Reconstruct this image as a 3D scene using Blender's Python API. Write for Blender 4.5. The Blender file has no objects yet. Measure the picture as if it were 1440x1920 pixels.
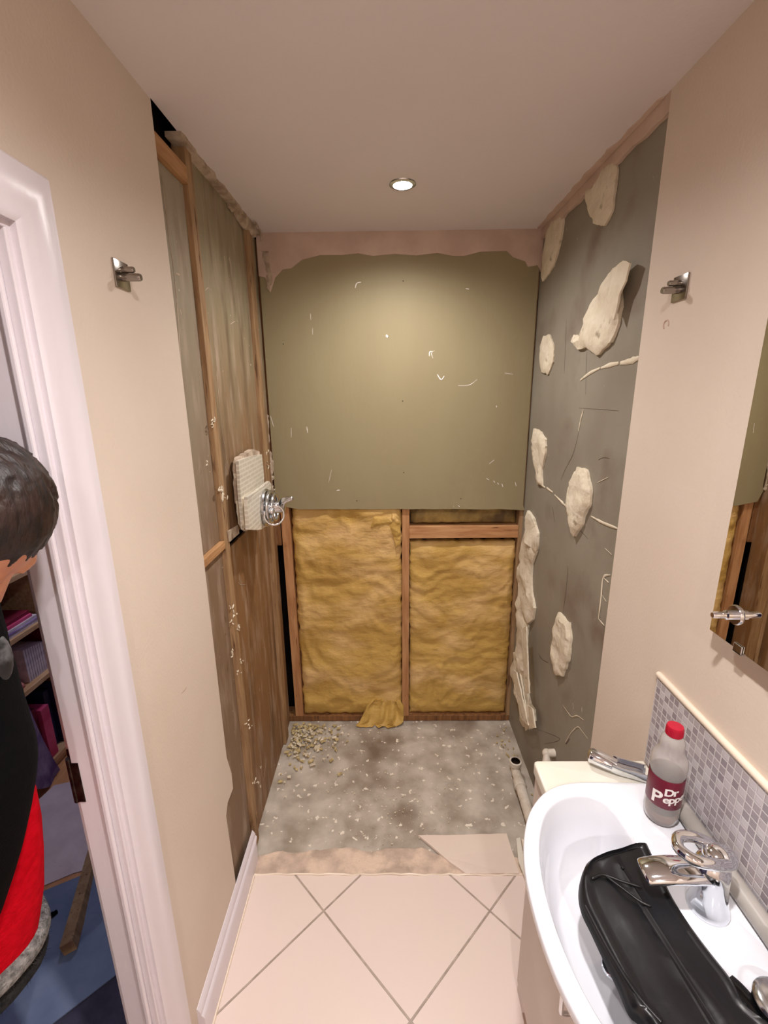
import bpy, bmesh, math, random
from mathutils import Vector, noise, Matrix
from math import sin, cos, pi
random.seed(7)
C = bpy.context.scene.collection
sc = bpy.context.scene

# ---------------------------------------------------------------- camera
XL, XR, D, H = -0.535, 0.643, 2.138, 2.40
FPX, PITCH, YAW, ROLL, CAMH = 856.82, 0.2538, -0.0102, -0.0105, 1.7454
_f = Vector((sin(YAW)*cos(PITCH), cos(YAW)*cos(PITCH), -sin(PITCH)))
_r = Vector((cos(YAW), -sin(YAW), 0)); _u = _r.cross(_f)
_r, _u = cos(ROLL)*_r + sin(ROLL)*_u, -sin(ROLL)*_r + cos(ROLL)*_u
CAMO = Vector((0, 0, CAMH))
cd = bpy.data.cameras.new('camera'); cam = bpy.data.objects.new('camera', cd); C.objects.link(cam)
cd.sensor_fit = 'HORIZONTAL'; cd.sensor_width = 36; cd.lens = 36*FPX/1440; cd.clip_start = 0.02
M = Matrix((_r, _u, -_f)).transposed().to_4x4(); M.translation = CAMO
cam.matrix_world = M
sc.camera = cam
def hit(x, y, ax, v):
    "where the sight line of a photo pixel meets the plane axis=v"
    d = _f*FPX + _r*(x-720) + _u*(960-y)
    return CAMO + d*((v-CAMO[ax])/d[ax])

# ---------------------------------------------------------------- light, exposure
sc.view_settings.view_transform = 'Standard'; sc.view_settings.look = 'None'
sc.view_settings.gamma = 1; sc.view_settings.use_curve_mapping = False
sc.view_settings.exposure = 0.66
W = bpy.data.worlds.new('world'); sc.world = W; W.use_nodes = True
W.node_tree.nodes['Background'].inputs[0].default_value = (.5, .55, .7, 1)
W.node_tree.nodes['Background'].inputs[1].default_value = 0.02
DOWNLIGHTS = [(0.054, 1.696, 6.0, 'warm'), (0.06, 0.28, 9.5, 'warm'), (0.05, -0.9, 9, 'warm')]
WARM = (1.0, .955, .93)
HALL_FILL_POWER = 12

def lin(c):
    c /= 255.0
    return c/12.92 if c <= .04045 else ((c+.055)/1.055)**2.4
def rgb(r, g, b): return (lin(r), lin(g), lin(b), 1)

# ---------------------------------------------------------------- materials
MATS = {}
def mat(name, c1, c2=None, scale=8, rough=.6, metal=0, bump=0, bscale=None, stretch=(1,1,1), detail=6, c3=None, scale3=3,
        t3=(.5,.6), r2=None, spec=.5, trans=0, ior=1.45, sheen=0, coat=0, alpha=None, contrast=(.35,.65), fleck=None, emit=None):
    m = bpy.data.materials.new(name); m.use_nodes = True; nt = m.node_tree; N = nt.nodes; L = nt.links
    b = N['Principled BSDF']; b.inputs['Base Color'].default_value = c1
    b.inputs['Roughness'].default_value = rough; b.inputs['Metallic'].default_value = metal
    b.inputs['Specular IOR Level'].default_value = spec; b.inputs['IOR'].default_value = ior
    b.inputs['Transmission Weight'].default_value = trans; b.inputs['Coat Weight'].default_value = coat
    b.inputs['Sheen Weight'].default_value = sheen
    tc = N.new('ShaderNodeTexCoord'); mp = N.new('ShaderNodeMapping'); L.new(tc.outputs['Object'], mp.inputs[0])
    mp.inputs['Scale'].default_value = stretch
    def nz(s, d=detail, off=0):
        n = N.new('ShaderNodeTexNoise'); n.inputs['Scale'].default_value = s; n.inputs['Detail'].default_value = d
        if off:
            mo = N.new('ShaderNodeVectorMath'); mo.inputs[1].default_value = (off, off*.7, off*1.3); L.new(mp.outputs[0], mo.inputs[0]); L.new(mo.outputs[0], n.inputs['Vector'])
        else: L.new(mp.outputs[0], n.inputs['Vector'])
        return n
    col = None
    def ramp(sock, a, bb):
        r = N.new('ShaderNodeMapRange'); r.inputs[1].default_value = a; r.inputs[2].default_value = bb; L.new(sock, r.inputs[0]); return r.outputs[0]
    def mix(fac, A, B):
        x = N.new('ShaderNodeMix'); x.data_type = 'RGBA'; L.new(fac, x.inputs[0])
        for i, q in ((6, A), (7, B)):
            if isinstance(q, tuple): x.inputs[i].default_value = q
            else: L.new(q, x.inputs[i])
        return x.outputs[2]
    if c2:
        n = nz(scale); col = mix(ramp(n.outputs[0], *contrast), c1, c2)
        if c3: col = mix(ramp(nz(scale3, 8, 5.3).outputs[0], *t3), col, c3)
        if fleck: col = mix(ramp(nz(fleck[1], 3, 9.1).outputs[0], fleck[2], fleck[2]+.03), col, fleck[0])
        L.new(col, b.inputs['Base Color'])
    if r2 is not None:
        q = N.new('ShaderNodeMapRange'); q.inputs[1].default_value = .35; q.inputs[2].default_value = .65
        q.inputs[3].default_value = rough; q.inputs[4].default_value = r2; L.new(nz(scale*1.7, 5, 2.2).outputs[0], q.inputs[0]); L.new(q.outputs[0], b.inputs['Roughness'])
    if bump:
        bp = N.new('ShaderNodeBump'); bp.inputs['Strength'].default_value = 1; bp.inputs['Distance'].default_value = bump
        L.new(nz(bscale or scale, 7, 1.1).outputs[0], bp.inputs['Height']); L.new(bp.outputs[0], b.inputs['Normal'])
    if emit: b.inputs['Emission Color'].default_value = emit[0]; b.inputs['Emission Strength'].default_value = emit[1]
    MATS[name] = m
    m['h'] = 1
    return m
paint   = mat('painted_plaster', rgb(217,202,188), rgb(212,196,181), 2.5, .55, bump=.0006, bscale=140)
ceilm   = mat('ceiling_paint', rgb(226,218,218), rgb(222,213,213), 1.5, .7, bump=.0004, bscale=90)
gloss   = mat('white_gloss_paint', rgb(222,214,220), rgb(216,208,214), 4, .28, bump=.0006, bscale=45, stretch=(1,1,.4))
rawp    = mat('bare_plaster', rgb(206,182,166), rgb(190,165,150), 9, .8, bump=.002, bscale=30)
rough_p = mat('broken_plaster', rgb(198,180,160), rgb(150,130,110), 22, .9, bump=.006, bscale=60)
dabm    = mat('plaster_dab', rgb(222,211,190), rgb(206,192,168), 14, .85, bump=.004, bscale=55, c3=rgb(160,146,122), scale3=20, t3=(.62,.72))
green   = mat('green_moisture_board', rgb(150,139,107), rgb(139,126,95), 1.6, .62, bump=.0006, bscale=50, stretch=(1,1,.35), fleck=(rgb(190,182,150),60,.76))
greyb   = mat('grey_green_board', rgb(143,136,122), rgb(131,122,108), 3, .6, bump=.0012, bscale=22, c3=rgb(118,102,90), scale3=4, t3=(.58,.75), fleck=(rgb(176,168,150),45,.74))
wood    = mat('rough_sawn_timber', rgb(190,142,98), rgb(164,114,72), 9, .7, bump=.001, bscale=30, stretch=(6,6,.7), c3=rgb(112,70,42), scale3=14, t3=(.66,.72))
woodh   = mat('rough_sawn_timber_crosswise', rgb(198,150,104), rgb(168,118,76), 9, .7, bump=.001, bscale=30, stretch=(.7,6,6), c3=rgb(112,70,42), scale3=14, t3=(.66,.72))
woody   = mat('rough_sawn_timber_inward', rgb(184,140,96), rgb(158,114,74), 9, .7, bump=.001, bscale=30, stretch=(6,.7,6), c3=rgb(112,74,46), scale3=14, t3=(.66,.72))
woodd   = mat('stained_timber', rgb(142,98,58), rgb(110,72,42), 9, .7, bump=.001, bscale=30, stretch=(6,6,.7), c3=rgb(72,44,28), scale3=10, t3=(.6,.7))
woodt   = mat('pale_batten', rgb(166,134,98), rgb(138,106,74), 9, .7, bump=.001, bscale=30, stretch=(6,6,.7), c3=rgb(90,60,38), scale3=10, t3=(.6,.7))
dark    = mat('void_dark_colour', rgb(24,17,15), rgb(16,12,11), 6, .95, spec=.1)  # near-black colour that puts the darkness of cavities into the surface
insul   = mat('golden_insulation', rgb(208,172,94), rgb(172,134,66), 2.2, .5, bump=.010, bscale=14, stretch=(1,1,1.9), c3=rgb(224,188,134), scale3=3.2, t3=(.48,.75), r2=.75, contrast=(.3,.7), detail=8)
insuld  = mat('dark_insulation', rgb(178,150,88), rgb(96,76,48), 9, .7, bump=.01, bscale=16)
screed  = mat('bare_concrete', rgb(196,186,174), rgb(158,146,132), 9, .78, bump=.005, bscale=22, c3=rgb(122,104,88), scale3=3.1, t3=(.52,.7), fleck=(rgb(230,220,206),34,.64), r2=.45, detail=10)
adhes   = mat('tile_adhesive', rgb(206,182,166), rgb(176,156,140), 16, .8, bump=.004, bscale=60, c3=rgb(220,196,176), scale3=8, t3=(.5,.6))
tilec   = mat('tile_face', rgb(228,212,198), rgb(222,204,194), 3, .35, bump=.0004, bscale=30)
ceramic = mat('white_ceramic', rgb(224,225,232), rough=.12, coat=.4)
cream   = mat('cream_worktop', rgb(224,218,206), rgb(220,212,198), 5, .3, fleck=(rgb(190,176,156),60,.72))
cab     = mat('cabinet_paint', rgb(212,198,188), rgb(206,192,182), 2, .35)
chrome  = mat('chrome', (.76,.79,.84,1), rough=.07, metal=1)
chromed = mat('brushed_chrome', (.58,.59,.61,1), rough=.2, metal=1)
steel   = mat('dull_metal', rgb(70,60,54), rgb(34,26,24), 60, .35, metal=.8)
mirrorm = mat('mirror_silver', (.86,.84,.78,1), rough=.0, metal=1)
mirrore = mat('mirror_edge', rgb(120,124,110), rough=.2)
black   = mat('black_polythene', rgb(20,20,23), rgb(13,13,16), 6, .3, bump=.002, bscale=11, r2=.4)
hookm   = mat('darkened_hook_chrome', (.34,.31,.28,1), rough=.22, metal=1)  # chrome colour darkened to imitate the dark surroundings it reflects
blackg  = mat('black_gloss', rgb(10,10,12), rough=.08)
greyt   = mat('grey_plastic', rgb(168,162,156), rgb(156,150,144), 20, .35)
whitep  = mat('white_plastic_pipe', rgb(226,218,206), rgb(200,188,172), 25, .45)
red     = mat('red_fleece', rgb(206,4,30), rgb(186,0,22), 60, .95, bump=.002, bscale=160, spec=.1)
fur     = mat('grey_fur', rgb(150,148,146), rgb(96,94,92), 90, .95, bump=.006, bscale=190)
furd    = mat('black_fur', rgb(36,36,36), rgb(18,18,20), 90, .95, bump=.006, bscale=190)
blackc  = mat('black_cotton', rgb(8,7,9), rgb(5,5,6), 60, .95, spec=.1, bump=.001, bscale=200)
hairm   = mat('dark_brown_hair', rgb(44,27,22), rgb(20,12,11), 30, .5, bump=.005, bscale=34, stretch=(1,3,1))
skin    = mat('skin', rgb(206,146,116), rgb(194,130,102), 20, .5)
motif   = mat('grey_print', rgb(84,84,86), rgb(26,26,28), 30, .5, contrast=(.45,.55))
lav     = mat('lavender_wall', rgb(150,150,186), rgb(144,144,180), 3, .6)
shelfw  = mat('birch_shelf', rgb(214,176,136), rgb(190,146,104), 8, .5, stretch=(8,1,8))
lamin   = mat('orange_laminate', rgb(206,150,104), rgb(188,130,86), 6, .45, stretch=(8,1,1))
sheetw  = mat('pale_sheet', rgb(206,190,194), rgb(190,172,178), 9, .8, bump=.006, bscale=12)
sheetb  = mat('blue_sheet', rgb(112,124,152), rgb(96,110,140), 9, .85, bump=.003, bscale=30)
rug     = mat('dark_slate_rug', rgb(62,58,78), rgb(46,44,62), 14, .95, bump=.004, bscale=80)
pinkb   = mat('pink_cover', rgb(214,84,128), rgb(190,50,96), 12, .5)
maroon  = mat('maroon_cover', rgb(128,24,52), rgb(98,16,38), 12, .5)
navy    = mat('navy_cover', rgb(34,42,84), rgb(26,30,60), 12, .5)
paper   = mat('paper', rgb(222,208,214), rgb(192,178,188), 30, .8)
lilac   = mat('lilac_cloth', rgb(190,168,204), rgb(130,100,156), 14, .9, bump=.01, bscale=14)
peach   = mat('pink_plush', rgb(226,150,138), rgb(196,112,108), 16, .9, bump=.01, bscale=40)
labelm  = mat('maroon_label', rgb(108,22,44), rgb(96,16,38), 10, .35)
capm    = mat('red_cap', rgb(178,20,50), rgb(170,16,44), 10, .35)
letter  = mat('white_lettering', rgb(240,234,230), rough=.5)
pet     = mat('clear_plastic', (.93,.90,.88,1), rough=.12, trans=.82, ior=1.2)
cola    = mat('brown_drink', (.60,.36,.30,1), rough=.05, trans=1, ior=1.25)
oldtile = mat('striped_wall_tile', rgb(226,218,200), rgb(210,202,184), 12, .35)
lens    = mat('lit_lens', (1,1,1,1), emit=((1,.93,.84,1), 60))
lens2   = mat('added_lit_globe', (1,1,1,1), emit=((.72,.8,1,1), 6))
trimm   = mat('cream_trim', rgb(236,220,202), rough=.3)

def nodes_of(m): return m.node_tree.nodes, m.node_tree.links, m.node_tree.nodes['Principled BSDF']
def tile_material():
    m = mat('diagonal_floor_tiles', rgb(226,206,192)); N, L, b = nodes_of(m)
    tc = N['Texture Coordinate']; mp = N['Mapping']
    mp.inputs['Location'].default_value = (0, 0, 0)
    P = .4095
    sp = N.new('ShaderNodeSeparateXYZ'); L.new(tc.outputs['Object'], sp.inputs[0])
    def M_(op, a, c=None):
        n = N.new('ShaderNodeMath'); n.operation = op
        for i, q in enumerate((a, c)):
            if q is None: continue
            if isinstance(q, (int, float)): n.inputs[i].default_value = q
            else: L.new(q, n.inputs[i])
        return n.outputs[0]
    x = M_('SUBTRACT', sp.outputs[0], .052); y = M_('SUBTRACT', sp.outputs[1], .903)
    u = M_('DIVIDE', M_('ADD', x, y), math.sqrt(2)*P); v = M_('DIVIDE', M_('SUBTRACT', x, y), math.sqrt(2)*P)
    def edge(s):
        f = M_('FRACT', M_('ADD', s, 100.0)); return M_('MINIMUM', f, M_('SUBTRACT', 1.0, f))
    e = M_('MINIMUM', edge(u), edge(v))
    r = N.new('ShaderNodeMapRange'); L.new(e, r.inputs[0]); r.inputs[1].default_value = .005; r.inputs[2].default_value = .009
    n1 = N.new('ShaderNodeTexNoise'); n1.inputs['Scale'].default_value = 3.5; n1.inputs['Detail'].default_value = 6; L.new(tc.outputs['Object'], n1.inputs[0])
    cr = N.new('ShaderNodeMix'); cr.data_type = 'RGBA'; L.new(n1.outputs[0], cr.inputs[0]); cr.inputs[6].default_value = rgb(226,210,196); cr.inputs[7].default_value = rgb(226,206,203)
    n2 = N.new('ShaderNodeTexNoise'); n2.inputs['Scale'].default_value = 30; n2.inputs['Detail'].default_value = 4; L.new(tc.outputs['Object'], n2.inputs[0])
    gr = N.new('ShaderNodeMix'); gr.data_type = 'RGBA'; L.new(n2.outputs[0], gr.inputs[0]); gr.inputs[6].default_value = rgb(120,104,96); gr.inputs[7].default_value = rgb(206,188,174)
    mx = N.new('ShaderNodeMix'); mx.data_type = 'RGBA'; L.new(r.outputs[0], mx.inputs[0]); L.new(gr.outputs[2], mx.inputs[6]); L.new(cr.outputs[2], mx.inputs[7])
    L.new(mx.outputs[2], b.inputs['Base Color']); b.inputs['Roughness'].default_value = .38
    bp = N.new('ShaderNodeBump'); bp.inputs['Distance'].default_value = .0015; L.new(r.outputs[0], bp.inputs['Height']); L.new(bp.outputs[0], b.inputs['Normal'])
    return m
def mosaic_material():
    m = mat('grey_mosaic', rgb(176,168,172)); N, L, b = nodes_of(m); tc = N['Texture Coordinate']
    mp = N.new('ShaderNodeMapping'); L.new(tc.outputs['Object'], mp.inputs[0]); mp.inputs['Scale'].default_value = (1/.0168,)*3
    mp.inputs['Location'].default_value = (.5, .07, .12)
    sp = N.new('ShaderNodeSeparateXYZ'); L.new(mp.outputs[0], sp.inputs[0])
    def M_(op, a, c=None):
        n = N.new('ShaderNodeMath'); n.operation = op
        for i, q in enumerate((a, c)):
            if q is None: continue
            if isinstance(q, (int, float)): n.inputs[i].default_value = q
            else: L.new(q, n.inputs[i])
        return n.outputs[0]
    def edge(s):
        f = M_('FRACT', M_('ADD', s, 100.0)); return M_('MINIMUM', f, M_('SUBTRACT', 1.0, f))
    e = M_('MINIMUM', edge(sp.outputs[1]), edge(sp.outputs[2]))
    r = N.new('ShaderNodeMapRange'); L.new(e, r.inputs[0]); r.inputs[1].default_value = .06; r.inputs[2].default_value = .1
    cb = N.new('ShaderNodeCombineXYZ'); L.new(M_('FLOOR', sp.outputs[1]), cb.inputs[0]); L.new(M_('FLOOR', sp.outputs[2]), cb.inputs[1])
    wn = N.new('ShaderNodeTexWhiteNoise'); L.new(cb.outputs[0], wn.inputs[0])
    cr = N.new('ShaderNodeValToRGB'); L.new(wn.outputs[0], cr.inputs[0]); cr.color_ramp.interpolation = 'CONSTANT'
    els = cr.color_ramp.elements; els[0].color = rgb(158,149,154); els[1].position = .3; els[1].color = rgb(172,164,168)
    for p_, c_ in ((.55, rgb(190,184,188)), (.8, rgb(146,137,143))):
        q = els.new(p_); q.color = c_
    mx = N.new('ShaderNodeMix'); mx.data_type = 'RGBA'; L.new(r.outputs[0], mx.inputs[0]); mx.inputs[6].default_value = rgb(206,200,202); L.new(cr.outputs[0], mx.inputs[7])
    L.new(mx.outputs[2], b.inputs['Base Color']); b.inputs['Roughness'].default_value = .22
    bp = N.new('ShaderNodeBump'); bp.inputs['Distance'].default_value = .0008; L.new(r.outputs[0], bp.inputs['Height']); L.new(bp.outputs[0], b.inputs['Normal'])
    return m
def stain_material(name, base, top, bot, z0, z1):
    "back of an old board: greenish above, browner with damp below, streaked and scuffed"
    m = mat(name, base); N, L, b = nodes_of(m); tc = N['Texture Coordinate']; mp = N['Mapping']; mp.inputs['Scale'].default_value = (1, 2.2, .45)
    def NZ(s, d, vec):
        n = N.new('ShaderNodeTexNoise'); n.inputs['Scale'].default_value = s; n.inputs['Detail'].default_value = d; L.new(vec, n.inputs[0]); return n.outputs[0]
    def RG(s, a, c, lo=0., hi=1.):
        r = N.new('ShaderNodeMapRange'); L.new(s, r.inputs[0]); r.inputs[1].default_value = a; r.inputs[2].default_value = c; r.inputs[3].default_value = lo; r.inputs[4].default_value = hi; return r.outputs[0]
    def MX(f, a, c):
        x = N.new('ShaderNodeMix'); x.data_type = 'RGBA'; L.new(f, x.inputs[0])
        for i, q in ((6, a), (7, c)):
            if isinstance(q, tuple): x.inputs[i].default_value = q
            else: L.new(q, x.inputs[i])
        return x.outputs[2]
    sp = N.new('ShaderNodeSeparateXYZ'); L.new(tc.outputs['Object'], sp.inputs[0])
    n1 = NZ(3, 6, mp.outputs[0])
    ad = N.new('ShaderNodeMath'); ad.operation = 'MULTIPLY_ADD'; L.new(n1, ad.inputs[0]); ad.inputs[1].default_value = .9; L.new(sp.outputs[2], ad.inputs[2])
    g = RG(ad.outputs[0], z0+.45, z1+.45)
    c = MX(g, bot, top)
    c = MX(RG(NZ(6, 8, mp.outputs[0]), .5, .7, 0, .75), c, base)
    c = MX(RG(NZ(10, 8, mp.outputs[0]), .5, .76, 0, .65), c, rgb(178,158,140))
    c = MX(RG(NZ(55, 3, tc.outputs['Object']), .74, .77), c, rgb(226,214,196))
    L.new(c, b.inputs['Base Color']); b.inputs['Roughness'].default_value = .6
    bp = N.new('ShaderNodeBump'); bp.inputs['Distance'].default_value = .002; L.new(NZ(30, 6, mp.outputs[0]), bp.inputs['Height']); L.new(bp.outputs[0], b.inputs['Normal'])
    return m
floorm = tile_material(); mosaic = mosaic_material()
stainA = stain_material('weathered_board', rgb(128,108,90), rgb(150,140,120), rgb(126,102,80), 1.2, 2.0)
stainB = stain_material('damp_board', rgb(92,68,46), rgb(142,130,104), rgb(132,96,62), 1.35, 2.0)

# ---------------------------------------------------------------- mesh helpers
def wloc(o):
    v = Vector((0, 0, 0))
    while o: v += o.location; o = o.parent
    return v
def obj(name, bm, m, parent=None, smooth=None, origin=None, mods=None):
    bmesh.ops.recalc_face_normals(bm, faces=bm.faces)
    off = wloc(parent) if parent else (Vector(origin) if origin else Vector((0, 0, 0)))
    bmesh.ops.translate(bm, verts=bm.verts, vec=-off)
    me = bpy.data.meshes.new(name); bm.to_mesh(me); bm.free(); me.materials.append(m)
    if smooth:
        for p in me.polygons: p.use_smooth = True
        me.set_sharp_from_angle(angle=math.radians(smooth))
    o = bpy.data.objects.new(name, me); C.objects.link(o)
    if parent: o.parent = parent
    elif origin: o.location = origin
    return o
def tag(o, label, cat, group=None, kind=None):
    o['label'] = label; o['category'] = cat
    if group: o['group'] = group
    if kind: o['kind'] = kind
    return o
def struct(name, bm, m, parent=None, smooth=None):
    o = obj(name, bm, m, parent, smooth)
    if not parent: o['kind'] = 'structure'
    return o
def thing(name, loc, label, cat, group=None):
    o = bpy.data.objects.new(name, None); C.objects.link(o); o.location = loc; o.empty_display_size = .05
    return tag(o, label, cat, group)
def single(name, bm, m, label, cat, group=None, smooth=None, kind=None, z0=None):
    co = [v.co for v in bm.verts]; n = len(co)
    org = Vector((sum(c.x for c in co)/n, sum(c.y for c in co)/n, min(c.z for c in co)))
    if z0 is not None: org.z = z0
    return tag(obj(name, bm, m, None, smooth, org), label, cat, group, kind)
def BM(): return bmesh.new()
def box(bm, lo, hi, bev=0, seg=2):
    lo, hi = [min(a, b) for a, b in zip(lo, hi)], [max(a, b) for a, b in zip(lo, hi)]
    r = bmesh.ops.create_cube(bm, size=1); vs = r['verts']
    for v in vs: v.co = Vector([lo[i] + (v.co[i]+.5)*(hi[i]-lo[i]) for i in range(3)])
    if bev:
        es = list({e for v in vs for e in v.link_edges})
        bmesh.ops.bevel(bm, geom=es, offset=bev, segments=seg, affect='EDGES', profile=.5)
def prism(bm, pts, n, t):
    "flat outline pts extruded by t along n"
    a = [bm.verts.new(p) for p in pts]; b = [bm.verts.new(Vector(p)+Vector(n)*t) for p in pts]
    bm.faces.new(a); bm.faces.new(b[::-1])
    k = len(a)
    for i in range(k): bm.faces.new((a[i], a[(i+1) % k], b[(i+1) % k], b[i]))
def rag(pts, amp, step, closed=True, seed=1):
    rnd = random.Random(seed); out = []; k = len(pts)
    for i in range(k if closed else k-1):
        a, b = Vector(pts[i]), Vector(pts[(i+1) % k]); n = max(1, int((b-a).length/step))
        for j in range(n):
            p = a.lerp(b, j/n)
            if j or True: p = p + Vector((rnd.uniform(-1, 1), rnd.uniform(-1, 1), rnd.uniform(-1, 1)))*amp*(1 if j else .4)
            out.append(p)
    if not closed: out.append(Vector(pts[-1]))
    return out
def frame_of(d):
    d = d.normalized(); a = Vector((0, 0, 1)) if abs(d.z) < .9 else Vector((1, 0, 0))
    s = d.cross(a).normalized(); return s, s.cross(d).normalized()
def tube(bm, pts, rad, seg=16, cap=True, flat=1.0, side=None, closed=False):
    pts = [Vector(p) for p in pts]; n = len(pts)
    if not isinstance(rad, (list, tuple)): rad = [rad]*n
    rings = []; prev = None
    for i, p in enumerate(pts):
        if closed: d = pts[(i+1) % n]-pts[i-1]
        else: d = pts[min(i+1, n-1)]-pts[max(i-1, 0)]
        d.normalize()
        if side is not None: s = (Vector(side) - d*d.dot(Vector(side))).normalized(); t = s.cross(d)
        elif prev is None: s, t = frame_of(d)
        else: s = (prev - d*d.dot(prev)).normalized(); t = s.cross(d)
        prev = s
        rings.append([bm.verts.new(p + s*cos(2*pi*k/seg)*rad[i] + t*sin(2*pi*k/seg)*rad[i]*flat) for k in range(seg)])
    m = n if closed else n-1
    for i in range(m):
        A, B = rings[i], rings[(i+1) % n]
        for k in range(seg): bm.faces.new((A[k], A[(k+1) % seg], B[(k+1) % seg], B[k]))
    if cap and not closed: bm.faces.new(rings[0][::-1]); bm.faces.new(rings[-1])
def lathe(bm, c, prof, seg=40, axis=(0, 0, 1)):
    "profile of (radius, along axis)"
    ax = Vector(axis).normalized(); s, t = frame_of(ax); c = Vector(c); rings = []
    for r, z in prof:
        if r < 1e-6: rings.append([bm.verts.new(c+ax*z)])
        else: rings.append([bm.verts.new(c+ax*z+(s*cos(2*pi*k/seg)+t*sin(2*pi*k/seg))*r) for k in range(seg)])
    for A, B in zip(rings, rings[1:]):
        for k in range(seg):
            k2 = (k+1) % seg
            if len(A) == 1 and len(B) == 1: continue
            if len(A) == 1: bm.faces.new((A[0], B[k], B[k2]))
            elif len(B) == 1: bm.faces.new((A[k], A[k2], B[0]))
            else: bm.faces.new((A[k], A[k2], B[k2], B[k]))
def ball(bm, c, r, axes=None, seg=20):
    res = bmesh.ops.create_uvsphere(bm, u_segments=seg, v_segments=seg//2+2, radius=1)
    if not isinstance(r, (tuple, list)): r = (r, r, r)
    ax = axes or (Vector((1, 0, 0)), Vector((0, 1, 0)), Vector((0, 0, 1)))
    for v in res['verts']:
        q = v.co.copy(); v.co = Vector(c) + ax[0]*q.x*r[0] + ax[1]*q.y*r[1] + ax[2]*q.z*r[2]
def smooth_path(pts, k=6):
    P = [Vector(p) for p in pts]; out = []
    for i in range(len(P)-1):
        a, b, c, d = P[max(i-1, 0)], P[i], P[i+1], P[min(i+2, len(P)-1)]
        for j in range(k):
            t = j/k; out.append(.5*((2*b)+(c-a)*t+(2*a-5*b+4*c-d)*t*t+(-a+3*b-3*c+d)*t**3))
    out.append(P[-1]); return out
def lump(bm, pts, n, thick, seed=0, lay=None, amp=.4):
    "a dab of plaster: near vertical broken rim, uneven flat top"
    from mathutils.geometry import delaunay_2d_cdt
    pts = [Vector(p) for p in pts]; n = Vector(n); ax = max(range(3), key=lambda k: abs(n[k])); ia, ib = [k for k in range(3) if k != ax]; base = sum(p[ax] for p in pts)/len(pts)
    B = [Vector((p[ia], p[ib])) for p in pts]; K = len(B); rnd = random.Random(seed*7+3)
    x0, x1, y0, y1 = min(b.x for b in B), max(b.x for b in B), min(b.y for b in B), max(b.y for b in B); st = max(.0045, min(x1-x0, y1-y0)/12)
    def inside(q):
        c = False
        for i in range(K):
            a, b = B[i], B[i-1]
            if (a.y > q.y) != (b.y > q.y) and q.x < (b.x-a.x)*(q.y-a.y)/(b.y-a.y)+a.x: c = not c
        return c
    def dist(q):
        d = 9
        for i in range(K):
            a, b = B[i-1], B[i]; e = b-a; t = max(0, min(1, (q-a).dot(e)/(e.length_squared+1e-12))); d = min(d, (q-a-e*t).length)
        return d
    I = []; y = y0
    while y < y1:
        x = x0
        while x < x1:
            q = Vector((x+rnd.uniform(-.35, .35)*st, y+rnd.uniform(-.35, .35)*st))
            if inside(q) and dist(q) > st*.45: I.append(q)
            x += st
        y += st
    vs, es, fs, *_ = delaunay_2d_cdt(B+I, [(i, (i+1) % K) for i in range(K)], [], 1, 1e-7)
    def P(q, h):
        v = Vector((0, 0, 0)); v[ia] = q.x; v[ib] = q.y; v[ax] = base; return v+n*h
    V = []
    for q in vs:
        d = dist(q); k = noise.noise(Vector((q.x*16, q.y*16, seed)))+.45*noise.noise(Vector((q.x*55, q.y*55, seed+3)))
        V.append(bm.verts.new(P(q, thick*max(.12, (.50+.5*min(1, d/.012))*(1+amp*k*1.2)))))
    cnt = {}
    for f in fs:
        bm.faces.new([V[i] for i in f])
        for i in range(3):
            e = (f[i], f[(i+1) % 3]); cnt[tuple(sorted(e))] = cnt.get(tuple(sorted(e)), 0)+1
    low = {}
    for (a, b), c in cnt.items():
        if c == 1:
            for i in (a, b):
                if i not in low: low[i] = bm.verts.new(P(vs[i], 0))
            bm.faces.new((V[a], V[b], low[b], low[a]))
def blob(bm, c, rx, ry, h, seed):
    c = Vector(c); rings = []
    for k in range(12):
        t = k/11; sc_ = math.cos(t*pi/2)**.7*(1.1 if 0 < k < 4 else 1)
        rings.append([bm.verts.new(c+Vector((rx*sc_*cos(a), ry*sc_*sin(a), h*t+.0))+Vector((1, 1, 0))*.02*noise.noise(Vector((cos(a)*2, sin(a)*2, t*4+seed)))) for a in [2*pi*i/24 for i in range(24)]])
    for A, B in zip(rings, rings[1:]):
        for i in range(24): bm.faces.new((A[i], A[(i+1) % 24], B[(i+1) % 24], B[i]))
    bm.faces.new(rings[0][::-1])
def px(pts, ax, v): return [hit(x, y, ax, v) for x, y in pts]

# ================================================================ THE SETTING
Y0 = -1.30                      # wall behind the camera
ED = 1.240                      # where the painted wall stops and the shower recess begins
# door opening in the left wall
DY0, DY1, DTOP = -.06, .715, 1.978
XW = XL-.068                    # hall side of the left wall
bm = BM()
box(bm, (XW, Y0, 0), (XL, DY0, H)); box(bm, (XW, DY0, DTOP), (XL, DY1, H))
edge = [(DY1, 0), (1.195, 0), (1.195, .155)] + [tuple(hit(x, y, 0, XL).yz) for x, y in ((440,1640),(432,1585),(424,1530),(427,1505),(437,1478),(434,1450))] + [(ED, .60), (ED, H), (DY1, H)]
prism(bm, [Vector((XL, a, b)) for a, b in edge], (-1, 0, 0), .0125)
box(bm, (XW, DY1, 0), (XL-.0126, 1.19, H)); box(bm, (XW, 1.19, .62), (XL-.0126, ED-.006, H))
wl = struct('wall_left', bm, paint)
bm = BM(); box(bm, (XW, 1.2, 0), (XW+.03, D+.2, H+.1199)); struct('wall_left.001', bm, dark)   # far-side board of the stud wall, coloured black for the cavity's darkness
bm = BM(); box(bm, (XR, Y0, 0), (XR+.12, 1.236, H))
wr = struct('wall_right', bm, paint)
bm = BM(); box(bm, (XR+.011, 1.236, -.02), (XR+.12, D+.14, H)); wr2 = struct('wall_right.001', bm, greyb)
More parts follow.
